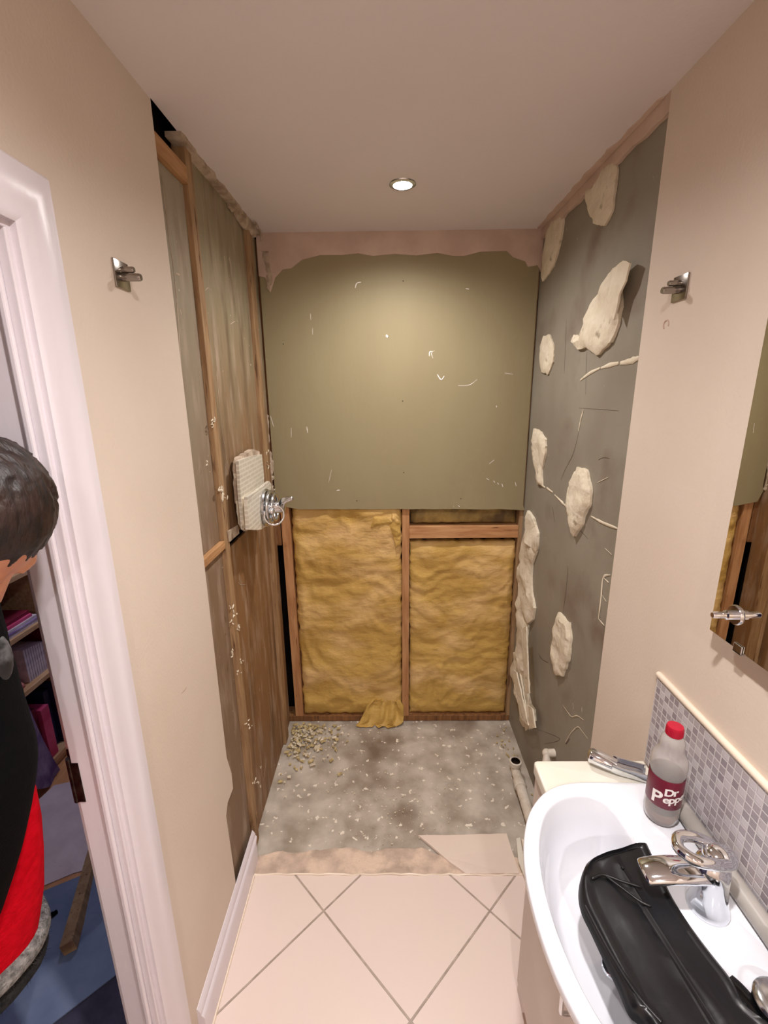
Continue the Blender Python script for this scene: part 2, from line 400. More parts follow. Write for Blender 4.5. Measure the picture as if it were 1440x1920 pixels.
bm = BM(); box(bm, (XW, D+.10, -.02), (XR+.12, D+.2, H)); struct('wall_back', bm, dark)
bm = BM(); box(bm, (XW, Y0-.1, 0), (XR+.12, Y0, H)); struct('wall_front', bm, paint)
bm = BM(); box(bm, (XW, Y0-.1, H), (XR+.12, 1.238, H+.08)); box(bm, (XL+.002, 1.2381, H), (XR+.12, D+.2, H+.08)); struct('ceiling', bm, ceilm)
bm = BM(); box(bm, (XW, 1.2382, H+.12), (XL+.0019, D+.2, H+.2)); struct('ceiling.002', bm, dark)      # black-coloured cap standing in for the unlit void over the stud wall
bm = BM(); box(bm, (XW, Y0, -.05), (XR+.12, 1.316, 0)); struct('floor', bm, floorm)
# bare screed of the removed shower tray, gently uneven
bm = BM(); nx, ny = 60, 46
g = [[bm.verts.new((XW+.03+(XR+.1-XW-.03)*i/nx, 1.316+(D+.12-1.316)*j/ny, -.005+.004*noise.noise(Vector((i*.35, j*.35, 3)))+.003*noise.noise(Vector((i*.9, j*.9, 8))))) for i in range(nx+1)] for j in range(ny+1)]
for j in range(ny):
    for i in range(nx): bm.faces.new((g[j][i], g[j][i+1], g[j+1][i+1], g[j+1][i]))
struct('floor.001', bm, screed, smooth=60)
bm = BM(); ap = px([(475,1640),(478,1606),(505,1600),(530,1596),(560,1599),(612,1592),(660,1590),(700,1597),(735,1590),(790,1590),(835,1607),(872,1605),(905,1610),(940,1600),(980,1612),(983,1640)], 2, 0)
ap = [Vector((p.x, max(p.y, 1.3165), 0)) for p in rag(ap, .004, .02, seed=5)]
prism(bm, ap, (0, 0, -1), .006); struct('trim_1', bm, adhes)
# pale silicone line at the old tray edge and along the wall
bm = BM(); tube(bm, rag([(XL+.02, 1.316, .001), (XR, 1.316, .001)], .0025, .03, False, 3), .0035, 6)
struct('trim_2', bm, trimm, smooth=60)

# plaster left along the top of the recess
bm = BM()
top = [Vector((XL-.01, D-.004, H)), Vector((XL-.01, D-.004, 2.235))] + [hit(x, y, 1, D-.004) for x, y in ((497,520),(507,548),(516,520),(530,505),(546,503),(566,487),(600,478),(640,478),(672,475),(700,480),(740,476),(780,479),(820,474),(850,480),(870,480),(900,472),(950,470),(962,482),(985,490),(990,500),(1008,497))] + [Vector((XR+.011, D-.004, 2.24)), Vector((XR+.011, D-.004, H))]
prism(bm, top, (0, 1, 0), .012); struct('trim_3', bm, rawp)
bm = BM(); rnd = random.Random(4); n = 34
lo = [(1.236+(D-.004-1.236)*i/n, H-.040+rnd.uniform(-.004, .004)) for i in range(n+1)]
prism(bm, [Vector((XR, y, z)) for y, z in lo]+[Vector((XR, D-.004, H)), Vector((XR, 1.236, H))], (1, 0, 0), .0108)
prism(bm, [Vector((XR-.001, 1.26, H))]+[Vector((XR-.010-.016*abs(noise.noise(Vector((i*.3, 2, 0))))-.01*(i > 8), 1.27+(D-1.29)*i/n, H)) for i in range(n+1)]+[Vector((XR-.001, D-.01, H))], (0, 0, -1), .004)
struct('trim_4', bm, rawp)
bm = BM(); pl = []
for i in range(n+1):
    y = 1.37+(D-.01-1.37)*i/n
    pl.append(Vector((XL+.012+.010*noise.noise(Vector((i*.45, 0, 5))), y, H)))
prism(bm, [Vector((XL-.03, 1.37, H))]+pl+[Vector((XL-.03, D-.01, H))], (0, 0, -1), .012)
lump(bm, [Vector((XL-.01+.02*cos(a)*(1+.3*sin(3*a)), D-.18+.17*sin(a), H-.012)) for a in [2*pi*k/18 for k in range(18)]], (0, 0, -1), .022, 3, amp=.6)
tube(bm, smooth_path([hit(478,418,2,H-.01), hit(486,428,1,D-.05), hit(491,452,1,D-.02)], 4), .004, 6)
struct('trim_5', bm, rough_p, smooth=40)

# skirting board on the left wall
bm = BM(); sx = .019; prof = [(0, 0), (sx, 0), (sx, .085), (sx-.003, .094), (sx-.008, .098), (sx-.008, .106), (sx-.013, .116), (sx-.017, .122), (0, .122)]
ends = [(.86, 0), (1.405, .0)]
A = [bm.verts.new((XL+x, .862, z)) for x, z in prof]; B = [bm.verts.new((XL+x, 1.372+(.02 if z > .09 else 0), z)) for x, z in prof]
bm.faces.new(A); bm.faces.new(B[::-1])
for i in range(len(prof)): bm.faces.new((A[i], A[(i+1) % len(prof)], B[(i+1) % len(prof)], B[i]))
struct('baseboard_left', bm, gloss, smooth=40)
bm = BM(); tube(bm, [(XL+.021, .87, .002), (XL+.021, 1.31, .002)], .0035, 6); struct('trim_6', bm, trimm, smooth=60)

# door frame: architraves on both faces of the wall, lining, stop
def arch_profile(w): return [(0, 0), (0, .012), (.010, .017), (.022, .017), (.030, .021), (w-.030, .023), (w-.018, .019), (w-.006, .017), (w, .010), (w, 0)]
fr = thing('door_frame', (XL, DY1, 0), 'white gloss painted door frame beside the cream wall on the left', 'door frame')
def arch(x0, sgn, name):
    w = .087; yi, zt = DY1+.008, DTOP+.008
    bm = BM(); P = arch_profile(w)     # inner edge to outer edge
    R = []
    for kind in range(4):
        ring = []
        for a, h in P:
            if kind == 0: p = (x0+sgn*h, yi+a, 0)
            elif kind == 1: p = (x0+sgn*h, yi+a, zt+a)
            elif kind == 2: p = (x0+sgn*h, DY0-.012-a, zt+a)
            else: p = (x0+sgn*h, DY0-.012-a, 0)
            ring.append(bm.verts.new(p))
        R.append(ring)
    for i in range(3):
        for k in range(len(P)):
            k2 = (k+1) % len(P); bm.faces.new((R[i][k], R[i][k2], R[i+1][k2], R[i+1][k]))
    bm.faces.new(R[0]); bm.faces.new(R[3][::-1])
    return obj(name, bm, gloss, fr, 35)
arch(XL, 1, 'architrave')
bm = BM(); t = .026
for y0, y1 in ((DY1-.002, DY1-.002+t), (DY0+.002-t, DY0+.002)): box(bm, (XW-.002, y0, 0), (XL+.002, y1, DTOP), .002)
box(bm, (XW-.002, DY0-.02, DTOP-.002), (XL+.002, DY1+.02, DTOP+.02), .002)
obj('lining', bm, gloss, fr)
bm = BM(); s0, s1 = XL-.012, XL-.023
box(bm, (s1, DY1-.011, 0), (s0, DY1-.0022, DTOP-.0022), .003); box(bm, (s1, DY0+.0022, 0), (s0, DY0+.016, DTOP-.0022), .003)
box(bm, (s1, DY0+.016, DTOP-.016), (s0, DY1-.016, DTOP-.0022), .003); obj('door_stop', bm, gloss, fr)
bm = BM(); box(bm, (XW-.003, DY1-.0036, .985), (XW+.012, DY1-.0021, 1.075), .0004); tube(bm, [(XW-.009, DY1+.004, .98), (XW-.009, DY1+.004, 1.08)], .006, 12); obj('hinge', bm, steel, fr, 40)
dr = thing('door_leaf', (XW-.02, DY1+.02, 0), 'open white door seen only by its narrow grey edge past the door frame', 'door')
bm = BM(); box(bm, (XW-.036, DY1+.033, .006), (XW-.003, DY1+.76, DTOP-.01), .002); obj('panel', bm, gloss, dr)
bm = BM(); box(bm, (XW-.034, DY1+.031, .985), (XW-.006, DY1+.0329, 1.075), .0005); obj('hinge_leaf', bm, steel, dr)

# hall beyond the door
HX, HY0, HY1 = -1.93, -1.3, 3.4
bm = BM(); box(bm, (HX-.1, HY0, 0), (HX, HY1, H)); struct('wall_hall', bm, lav)
bm = BM(); box(bm, (HX, HY1, 0), (XW, HY1+.1, H)); struct('wall_hall.001', bm, lav)
bm = BM(); box(bm, (HX, HY0-.1, 0), (XW, HY0, H)); struct('wall_hall.002', bm, lav)
bm = BM(); box(bm, (HX-.1, HY0-.1, H), (XW, HY1+.1, H+.08)); struct('ceiling.001', bm, ceilm)
bm = BM(); box(bm, (HX-.1, HY0-.1, -.05), (XW, HY1+.1, 0)); struct('floor.002', bm, lamin)
bm = BM(); box(bm, (XW-.001, D+.2, 0), (XW+.05, HY1, H)); struct('wall_hall.003', bm, lav)

# ================================================================ DOWNLIGHTS
for i, (x, y, power, _) in enumerate(DOWNLIGHTS):
    t = thing('downlight', (x, y, H), ['round recessed downlight glowing in the ceiling above the stripped recess', 'round ceiling downlight above the basin', 'round ceiling downlight behind the viewer'][i], 'ceiling light', 'ceiling downlights')
    bm = BM(); lathe(bm, (x, y, H), [(.030, -.0015), (.031, -.005), (.038, -.0055), (.043, -.003), (.044, 0), (.030, 0), (.030, -.0015)], 40); obj('bezel', bm, chromed, t, 40)
    bm = BM(); lathe(bm, (x, y, H), [(0, -.009), (.012, -.0085), (.022, -.006), (.0295, -.001)], 32); obj('lens', bm, lens, t, 60)
    ld = bpy.data.lights.new('downlight_lamp', 'SPOT'); ld.energy = power*6; ld.color = WARM; ld.spot_size = math.radians(160); ld.spot_blend = 1.0; ld.shadow_soft_size = .026
    lo_ = bpy.data.objects.new('lamp', ld); C.objects.link(lo_); lo_.parent = t; lo_.location = (0, 0, -.016)
# added lamp, out of view: stands in for dim daylight in the hall
t = thing('added_pendant_lamp', (-1.25, 2.3, 2.05), 'round frosted globe added out of view to light the hall', 'lamp')
bm = BM(); ball(bm, (-1.25, 2.3, 2.12), .10); obj('globe', bm, lens2, t, 80)
bm = BM(); tube(bm, [(-1.25, 2.3, 2.22), (-1.25, 2.3, H)], .004, 8); obj('cable', bm, blackc, t)
ld = bpy.data.lights.new('hall_fill_lamp', 'POINT'); ld.energy = HALL_FILL_POWER; ld.color = (.86, .89, 1); ld.shadow_soft_size = .1
lo_ = bpy.data.objects.new('lamp', ld); C.objects.link(lo_); lo_.parent = t; lo_.location = (0, 0, -.06)

# ================================================================ BACK OF THE RECESS
bm = BM(); bz = hit(760, 955, 1, D).z; tz = 2.34
pts = [Vector((XL-.008, D, tz)), Vector((XL-.008, D, 1.30)), hit(512,925,1,D), hit(522,948,1,D), hit(560,955,1,D)] + [hit(x, 955+random.uniform(-.8, .8), 1, D) for x in range(600, 960, 24)] + [hit(984,957,1,D), Vector((XR+.003, D, 1.22)), Vector((XR+.003, D, tz))]
prism(bm, pts, (0, 1, 0), .0125)
gb = single('plasterboard', bm, green, 'large olive green moisture board covering the upper back of the recess', 'plasterboard')
def mark(bm, pts, w, plane, v, n, k=4):
    P = smooth_path([hit(x, y, plane, v) for x, y in pts], k); tube(bm, P, [.33*w*(.4+.6*sin(pi*(i+.5)/len(P)))*(1+.5*noise.noise(p*90)) for i, p in enumerate(P)], 8, True, 2.6, side=(1, 0, 0) if plane == 0 else (0, 1, 0))
bm = BM()
for pts, w in (([(666,540),(669,531),(677,529)], .0022), ([(805,668),(806,660),(812,659)], .0028), ([(812,672),(809,662),(815,657)], .0014), ([(820,702),(827,712),(833,705)], .0032), ([(859,723),(880,722),(895,711)], .0013), ([(873,541),(880,542)], .0022),
               ([(575,800),(577,812)], .0018), ([(546,802),(546,820)], .001), ([(582,588),(583,600)], .001), ([(586,615),(586,628)], .0008), ([(917,870),(927,862)], .001), ([(912,897),(917,900)], .0018), ([(925,901),(928,905)], .0018), ([(933,905),(935,909)], .0018), ([(941,907),(943,913)], .0018), ([(966,904),(968,912)], .0015), ([(931,760),(931,764)], .002), ([(631,920),(637,919)], .0028), ([(859,948),(862,950)], .0018), ([(946,699),(962,702)], .001), ([(507,780),(513,800)], .0013), ([(616,905),(622,880)], .0007), ([(724,628),(727,633)], .005)):
    mark(bm, pts, w, 1, D-.0005, None)
obj('scuff_marks', bm, letter, gb, 60)['kind'] = 'stuff'
bm = BM()
for x, y in ((756,527),(755,752),(757,886),(669,939),(864,935),(728,632),(531,645)): ball(bm, hit(x, y, 1, D-.0004), (.0022, .001, .0022), seg=8)
obj('screw_holes', bm, dark, gb)['kind'] = 'stuff'

SY = D+.0128      # face of the back wall studs
def stud_back(x0, x1, z0, z1, label, m=wood, name='wall_stud', cat='timber stud', top=None):
    bm = BM(); box(bm, (x0, SY, z0), (x1, D+.095, z1), .0015)
    if top:  # lean
        for v in bm.verts: v.co.x += top*(v.co.z-z0)/(z1-z0)
    return single(name, bm, m, label, cat)
stud_back(-.520, -.478, .03, H-.02, 'pale timber stud at the left edge of the gold insulation', top=-.014)
stud_back(-.566, -.532, 1.02, H-.02, 'short darker timber stud wedged into the back left corner of the recess', woodd)
stud_back(.066, .102, .03, H-.02, 'central timber stud standing between the two panels of gold insulation')
stud_back(.636, .676, .03, H-.02, 'timber stud at the right edge of the gold insulation beside the plaster strip', woodt)
stud_back(.1022, .6358, 1.051, 1.112, 'horizontal timber noggin above the right panel of insulation', woodh, 'noggin', 'timber')
stud_back(-.60, .70, -.003, .030, 'dark stained sole plate along the floor below the insulation', woodd, 'sole_plate', 'timber')

def batt(x0, x1, z0, z1, ybase, amp, label, m=insul, seed=0, xtop=0, nx=70, nz=90, cut=0):
    bm = BM(); g = []
    for j in range(nz+1):
        row = []
        for i in range(nx+1):
            u, v = i/nx, j/nz; x = x0+(x1-x0)*u+xtop*v; z = z0+(z1-z0)*v - cut*(1-v)*0
            e = min(u, 1-u, v, 1-v); ed = min(1, e/.06)**.5
            p = Vector((x*5.5+noise.noise(Vector((x*3, z*3, seed)))*1.5, seed, z*7.5)); h = noise.fractal(p, .9, 2.1, 5)
            wr = noise.ridged_multi_fractal(Vector((x*4+1.8*noise.noise(Vector((x*4, z*4, seed))), seed+3, z*9+1.6*noise.noise(Vector((x*5, z*5, seed+7))))), .8, 2.1, 4, 1., 2.)
            y = ybase - ed*.012 - amp*(h*.55+wr*.42)*ed
            x += .004*noise.noise(Vector((z*30, x*3, seed)))*(1-ed)*2; z += .004*noise.noise(Vector((x*30, z*3, seed+4)))*(1-ed)*2
            row.append(bm.verts.new((x, y, z)))
        g.append(row)
    for j in range(nz):
        for i in range(nx): bm.faces.new((g[j][i], g[j][i+1], g[j+1][i+1], g[j+1][i]))
    ring = [g[0][i] for i in range(nx+1)]+[g[j][nx] for j in range(1, nz+1)]+[g[nz][i] for i in range(nx-1, -1, -1)]+[g[j][0] for j in range(nz-1, 0, -1)]
    back = [bm.verts.new((v.co.x, D+.092, v.co.z)) for v in ring]; k = len(ring)
    for i in range(k): bm.faces.new((ring[i], ring[(i+1) % k], back[(i+1) % k], back[i]))
    bm.faces.new(back)
    return single('insulation_batt', bm, m, label, 'insulation', smooth=70)
batt(-.476, .064, .032, 1.30, D+.034, .017, 'tall gold glass wool insulation panel left of the central stud', seed=1)
batt(.106, .634, .032, 1.024, D+.040, .016, 'gold glass wool insulation panel right of the central stud under the noggin', seed=9)
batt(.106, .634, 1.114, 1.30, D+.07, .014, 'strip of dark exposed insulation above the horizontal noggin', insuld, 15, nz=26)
# torn flap slumped over the sole plate
bm = BM(); rnd = random.Random(21)
def flap_sheet(bm, rows_, ys, nx_, th):
    g = []
    for j, ((xa, ya, xb, yb), yy) in enumerate(zip(rows_, ys)):
        A_, B_ = hit(xa, ya, 1, yy), hit(xb, yb, 1, yy); row = []
        for i in range(nx_+1):
            p = A_.lerp(B_, i/nx_); p.y += .026*noise.noise(Vector((i*.30, j*.5, 2))); p.z = max(.003, p.z+.009*noise.noise(Vector((i*.8, j, 6)))+(rnd.uniform(-.012, .004) if j == len(ys)-1 else 0)); row.append(bm.verts.new(p))
        g.append(row)
    b_ = [[bm.verts.new(v.co+Vector((0, th, .002))) for v in r_] for r_ in g]; m_ = len(ys)-1
    for G in (g, b_):
        for j in range(m_):
            for i in range(nx_): bm.faces.new((G[j][i], G[j][i+1], G[j+1][i+1], G[j+1][i]))
    for j in range(m_):
        for i in (0, nx_): bm.faces.new((g[j][i], g[j+1][i], b_[j+1][i], b_[j][i]))
    for i in range(nx_):
        for j in (0, m_): bm.faces.new((g[j][i], g[j][i+1], b_[j][i+1], b_[j][i]))
flap_sheet(bm, [(700,1312,750,1314), (688,1322,757,1325), (684,1334,757,1338), (680,1346,757,1346), (674,1356,756,1354), (668,1366,752,1359), (674,1377,738,1362)], [D+.012, D+.002, D-.008, D-.018, D-.026, D-.034, D-.040], 26, .012)
single('insulation_scrap', bm, insul, 'torn gold insulation flap slumping over the sole plate onto the floor', 'insulation', smooth=50)
# knocked out glossy tear of insulation film near the central stud
bm = BM()
for seed, pts in ((1, [(735,962),(748,975),(752,1000),(750,1020),(742,1026),(738,1005),(730,985)]), (2, [(700,968),(735,968),(740,980),(715,985),(695,990)])):
    lump(bm, rag(px(pts, 1, D+.012), .003, .012, seed=seed), (0, -1, 0), .012, seed, amp=.8)
single('insulation_scrap', bm, insul, 'small crumpled tear of insulation beside the top of the central stud', 'insulation', smooth=50)

# ================================================================ LEFT WALL OF THE RECESS
def side_board(y0, y1, z0, z1, m, label, x=XL-.016, seed=1):
    bm = BM(); box(bm, (x-.010, y0, z0), (x, y1, z1), .001)
    return single('backing_board', bm, m, label, 'board', z0=0)
SY1, SY2 = (1.420, 1.462), (1.975, 2.035)
bd = side_board(1.20, SY1[0]-.001, 1.285, 2.299, stainA, 'upper left backing board, grey green to brown, next to the cream wall')
side_board(1.19, SY1[0]-.001, .0, 1.252, stainA, 'lower left brown backing board next to the cream wall')
bd2 = side_board(SY1[1]+.001, SY2[0]-.001, 1.262, H-.004, stainB, 'upper backing board between the two studs above the shower valve', seed=2)
bd3 = side_board(SY1[1]+.001, SY2[0]-.001, .0, 1.235, stainB, 'lower damp brown backing board between the two studs below the shower valve')
side_board(SY2[1]+.001, D+.012, .0, H-.004, stainB, 'narrow brown backing board in the back left corner of the recess', XL-.018)
def side_stud(y, z0, z1, label, m=woodt, name='wall_stud'):
    bm = BM(); box(bm, (XW+.03, y[0], z0), (XL-.001, y[1], z1), .0015); return single(name, bm, m, label, 'timber stud')
s1 = side_stud(SY1, 0, H-.002, 'tall thin timber stud running down the left side of the recess')
s2 = side_stud(SY2, 0, H-.002, 'tall timber stud on the left side nearest the green back board', woodt)
bm = BM(); box(bm, (XW+.031, 1.19, 2.300), (XL-.001, SY1[0]-.0005, 2.342), .0015); single('head_rail', bm, woody, 'short timber rail under the dark hole in the top left corner', 'timber')
bm = BM(); box(bm, (XW+.03, 1.19, 1.258), (XL-.001, SY1[0]-.0005, 1.284), .0015); single('noggin', bm, woody, 'short timber noggin between the two left backing boards', 'timber')
# plaster crumbs, scrape lines stuck on the boards and studs
bm = BM(); rnd = random.Random(11)
for x, y, s in ((401,790,1.2),(399,797,.8),(418,925,1.9),(413,918,1),(422,930,1),(433,1141,1.2),(441,1150,1),(434,1168,1),(446,1172,.8),(433,1225,1.3),(437,1000,1),(452,1240,1),(448,1262,1),(447,1180,1),(462,1355,1.2),(470,1362,.8),(475,1465,1.1),(484,1468,1.4),(386,868,.8),(489,1440,.7),(505,870,1.4),(508,900,1.2),(503,845,1.1),(512,915,1),(440,865,.8)):
    for k in range(4):
        c = hit(x+rnd.uniform(-4, 4)*s, y+rnd.uniform(-5, 5)*s, 0, XL)
        a = rnd.uniform(0, pi); e = Vector((0, cos(a), sin(a))); f_ = Vector((0, -sin(a), cos(a)))
        ball(bm, c+Vector((.001, 0, 0)), (.0022*s, .0065*s*rnd.uniform(.4, 1.5), .0018*s*rnd.uniform(.6, 1.3)), (Vector((1, 0, 0)), e, f_), seg=6)
single('plaster_crumbs', bm, dabm, 'specks of white plaster stuck along the left studs', 'plaster', smooth=60, kind='stuff')
def lines(bm, L_, ax, v, k=4):
    for pts, w in L_: mark(bm, pts, w, ax, v, None, k)
bm = BM()
lines(bm, [([(303,330),(315,430),(322,480),(326,510)], .0022), ([(326,512),(331,560),(341,700),(352,800)], .0022), ([(329,513),(338,516)], .003), ([(338,580),(340,592)], .003)], 0, XL-.0155)
obj('plaster_drips', bm, rough_p, bd, 60)['kind'] = 'stuff'
bm = BM()
lines(bm, [([(396,590),(402,640),(408,720),(415,790),(423,850)], .0016), ([(420,480),(424,500)], .002), ([(430,482),(433,505)], .0014), ([(432,608),(440,603),(447,604)], .002), ([(385,545),(390,540),(397,544)], .002), ([(423,850),(430,880),(436,900)], .0012)], 0, XL-.0155)
obj('plaster_drips', bm, rough_p, bd2, 60)['kind'] = 'stuff'
bm = BM()
lines(bm, [([(447,1092),(452,1097),(461,1096)], .0018), ([(464,1242),(465,1262)], .0016), ([(448,1075),(449,1090)], .001), ([(500,1420),(494,1465)], .0016), ([(486,1290),(487,1296)], .002)], 0, XL-.0155)
obj('plaster_drips', bm, rough_p, bd3, 60)['kind'] = 'stuff'
# ragged plaster along the back left corner
bm = BM()
for k, (pts, th) in enumerate((([(490,470),(505,470),(511,520),(506,548),(500,540),(497,500)], .006), ([(500,848),(508,846),(513,870),(510,905),(515,925),(508,930),(503,890)], .012), ([(497,775),(504,780),(505,830),(500,842),(498,800)], .006))):
    bm = BM(); lump(bm, rag(px(pts, 1, D-.001), .003, .012, seed=k+3), (0, -1, 0), th, k, amp=.6)
    single('plaster_remnant', bm, rough_p, ('pale plaster flake in the top left corner of the green board', 'broken plaster edge in the corner right above the shower valve', 'thin plaster sliver in the back left corner at mid height')[k], 'plaster', smooth=50)

# ---------------------------------------------------------------- shower valve and the tile chunk it sits in
tc_ = thing('tile_chunk', hit(470, 960, 0, XL), 'broken stack of cream wall tiles still holding the shower valve', 'broken tiles')
bm = BM(); q = px([(436,868),(440,858),(466,842),(476,846),(480,862),(478,930),(470,975),(447,975),(440,930)], 0, XL-.002)
prism(bm, rag(q, .003, .02, seed=2), (1, 0, 0), .020); obj('mortar_bed', bm, rough_p, tc_, 30)
def stile():
    m = mat('striped_tile', rgb(228,222,206)); N, L, b = nodes_of(m); tc = N['Texture Coordinate']
    w = N.new('ShaderNodeTexBrick'); mp = N.new('ShaderNodeMapping'); L.new(tc.outputs['Object'], mp.inputs[0]); mp.inputs['Rotation'].default_value = (pi/2, 0, pi/2)
    sp = N.new('ShaderNodeSeparateXYZ'); cb = N.new('ShaderNodeCombineXYZ'); L.new(tc.outputs['Object'], sp.inputs[0]); L.new(sp.outputs[1], cb.inputs[0]); L.new(sp.outputs[2], cb.inputs[1])
    L.new(cb.outputs[0], w.inputs[0]); w.inputs['Scale'].default_value = 10; w.inputs['Color1'].default_value = rgb(200,192,176); w.inputs['Color2'].default_value = rgb(190,182,168); w.inputs['Mortar'].default_value = rgb(216,209,194)
    w.inputs['Brick Width'].default_value = .55; w.inputs['Row Height'].default_value = .16; w.inputs['Mortar Size'].default_value = .03
    L.new(w.outputs[0], b.inputs['Base Color']); b.inputs['Roughness'].default_value = .3; return m
stl = stile()
bm = BM(); q = px([(447,864),(470,856),(491,852),(494,880),(495,912),(480,935),(478,985),(462,996),(457,992),(455,970),(451,920)], 0, XL+.028)
prism(bm, rag(q, .0015, .025, seed=6), (-1, 0, 0), .010); obj('tile', bm, stl, tc_)
bm = BM(); q = px([(447,866),(470,858),(489,856),(492,910),(478,930),(474,985),(460,990),(453,960)], 0, XL+.018)
prism(bm, rag(q, .003, .02, seed=8), (-1, 0, 0), .018); obj('adhesive', bm, dabm, tc_, 30)
bm = BM(); q = px([(464,932),(480,922),(505,902),(509,908),(510,930),(506,985),(484,994),(467,993),(465,960)], 0, XL+.062)
prism(bm, rag(q, .0015, .02, seed=9), (-1, 0, 0), .012); obj('tile', bm, stl, tc_)
bm = BM(); q = px([(466,935),(500,915),(505,980),(485,990),(468,990)], 0, XL+.050)
prism(bm, rag(q, .003, .02, seed=10), (-1, 0, 0), .026); obj('adhesive', bm, dabm, tc_, 30)
vc = hit(500, 951, 0, XL+.068); vv = thing('shower_valve', vc, 'chrome shower valve with ring handle sticking out of the broken tiles', 'shower valve')
bm = BM(); lathe(bm, vc-Vector((.004, 0, 0)), [(0, 0), (.070, 0), (.072, .004), (.068, .010), (.058, .010), (.052, .004), (.034, .004), (.034, .0), (0, 0)], 48, (1, 0, 0)); obj('escutcheon', bm, chromed, vv, 40)
def ringp(c, R, ax, n=40, a0=0, a1=2*pi):
    ax = Vector(ax).normalized(); s, t = frame_of(ax); return [Vector(c)+(s*cos(a0+(a1-a0)*k/n)+t*sin(a0+(a1-a0)*k/n))*R for k in range(n)]
for R, off, rr in ((.060, .016, .007), (.050, .032, .006)):
    bm = BM(); tube(bm, ringp(vc+Vector((off, 0, 0)), R, (1, 0, 0)), rr, 12, closed=True); obj('ring', bm, chromed, vv, 60)
bm = BM(); lathe(bm, vc, [(0, .07), (.016, .07), (.022, .062), (.024, .03), (.034, .005), (.034, 0), (0, 0)], 32, (1, 0, 0)); obj('spindle', bm, chromed, vv, 40)
bm = BM(); ax_ = (.80, -.25, .40)
tip = hit(546, 935, 1, vc.y-.02)
tube(bm, smooth_path([vc+Vector((.055, 0, -.01)), vc.lerp(tip, .7), tip], 5), [.016, .017, .016, .015, .014, .014, .013, .012, .011, .010, .009], 14); ball(bm, tip, .0095, seg=12); obj('lever', bm, chromed, vv, 50)
bm = BM(); rc = hit(514, 966, 1, vc.y-.05); tube(bm, ringp(rc, .036, (.4, -1, .15)), .0042, 10, closed=True); obj('ring', bm, chrome, vv, 60)
bm = BM(); ball(bm, hit(509, 958, 1, vc.y-.05), .013, seg=14); obj('knob', bm, chrome, vv, 60)
# bent clip below the valve
bm = BM(); q = px([(428,996),(446,985),(449,1000),(431,1016)], 0, XL+.004); prism(bm, q, (-1, 0, 0), .004); single('metal_plate', bm, rough_p, 'small bent plate on the left board just under the broken tiles', 'plate')

# ================================================================ RIGHT WALL OF THE RECESS
RX = XR+.0105
dabs = [
 ([(1160,292),(1161,320),(1158,345),(1152,395),(1137,424),(1120,420),(1107,398),(1101,372),(1100,358),(1118,345),(1135,315)], .014, 'topmost tongue shaped plaster dab hanging under the ceiling on the right side'),
 ([(1061,396),(1056,440),(1048,475),(1040,500),(1032,512),(1020,528),(1017,520),(1022,470),(1028,430),(1040,412)], .014, 'plaster dab in the top corner beside the green back board'),
 ([(1172,489),(1180,496),(1168,540),(1170,575),(1162,612),(1150,642),(1123,667),(1105,651),(1088,655),(1074,640),(1080,627),(1092,631),(1104,596),(1112,572),(1126,552),(1150,508)], .020, 'largest jagged plaster dab, high in the middle of the right side'),
 ([(1021,630),(1032,627),(1040,648),(1039,678),(1030,702),(1017,697),(1013,672),(1015,648)], .010, 'small oval plaster dab beside the back corner at mid height'),
 ([(1003,803),(1016,809),(1026,824),(1025,852),(1018,882),(1019,911),(1010,908),(1006,885),(1001,845)], .014, 'pear shaped plaster dab beside the back corner above the scored line'),
 ([(1086,876),(1103,880),(1108,900),(1112,920),(1110,945),(1100,965),(1095,985),(1081,1006),(1071,978),(1065,945),(1068,920),(1075,895)], .022, 'tall broken plaster dab crossed by the scored line'),
 ([(1051,1147),(1062,1160),(1071,1168),(1074,1198),(1070,1236),(1058,1268),(1046,1265),(1041,1243),(1040,1212),(1043,1176)], .020, 'lowest upright plaster dab in the middle of the right side'),
]
for i, (pts, th, lab) in enumerate(dabs):
    bm = BM(); lump(bm, rag(px(pts, 0, RX), .0032, .012, seed=20+i), (-1, 0, 0), th, i*3.3)
    single('plaster_dab', bm, dabm, lab, 'plaster', 'plaster dabs on the right wall', smooth=35)
# torn tongue of board over the largest dab
bm = BM()
prism(bm, rag(px([(1150,505),(1168,489),(1181,494),(1172,528),(1161,552),(1150,600),(1138,560)], 0, RX-.030), .0018, .02, seed=40), (1, 0, 0), .005)
single('torn_lining_paper', bm, dabm, 'stiff torn tongue of board paper over the upper tip of the largest plaster dab', 'board paper')
strip = [(993,957),(1004,972),(1012,1000),(1011,1030),(1001,1056),(999,1080),(1000,1110),(1006,1140),(1003,1160),(993,1172),(990,1205),(992,1245),(990,1290),(997,1318),(1005,1330),(1006,1352),(996,1368),(984,1362),(978,1330),(972,1308),(962,1262),(966,1240),(972,1225),(974,1180),(976,1130),(977,1080),(981,1030),(987,990)]
bm = BM(); lump(bm, rag(px(strip, 0, RX), .003, .03, seed=50), (-1, 0, 0), .022, 8, amp=.9)
single('plaster_strip', bm, dabm, 'long ragged strip of plaster running down the right back corner', 'plaster', smooth=40)
bm = BM(); rnd = random.Random(3)
for k, pts in enumerate(([(985,1370),(962,1225),(968,1222),(992,1362)], [(1003,1365),(998,1330),(990,1322),(992,1366)], [(990,1360),(968,1260),(960,1255),(975,1345)], [(984,1300),(978,1180),(986,1175),(992,1300)])):
    prism(bm, rag(px(pts, 0, RX-.024-.006*k), .0015, .02, seed=60+k), (1, 0, .0), .006)
single('splintered_board', bm, dabm, 'splintered upright slivers of board at the foot of the right back corner', 'board pieces')
bm = BM(); sc_ = hit(969, 1225, 1, D-.05); ball(bm, sc_, (.020, .012, .005), seg=14); tube(bm, [sc_, sc_+Vector((-.002, 0, -.06))], .003, 8)
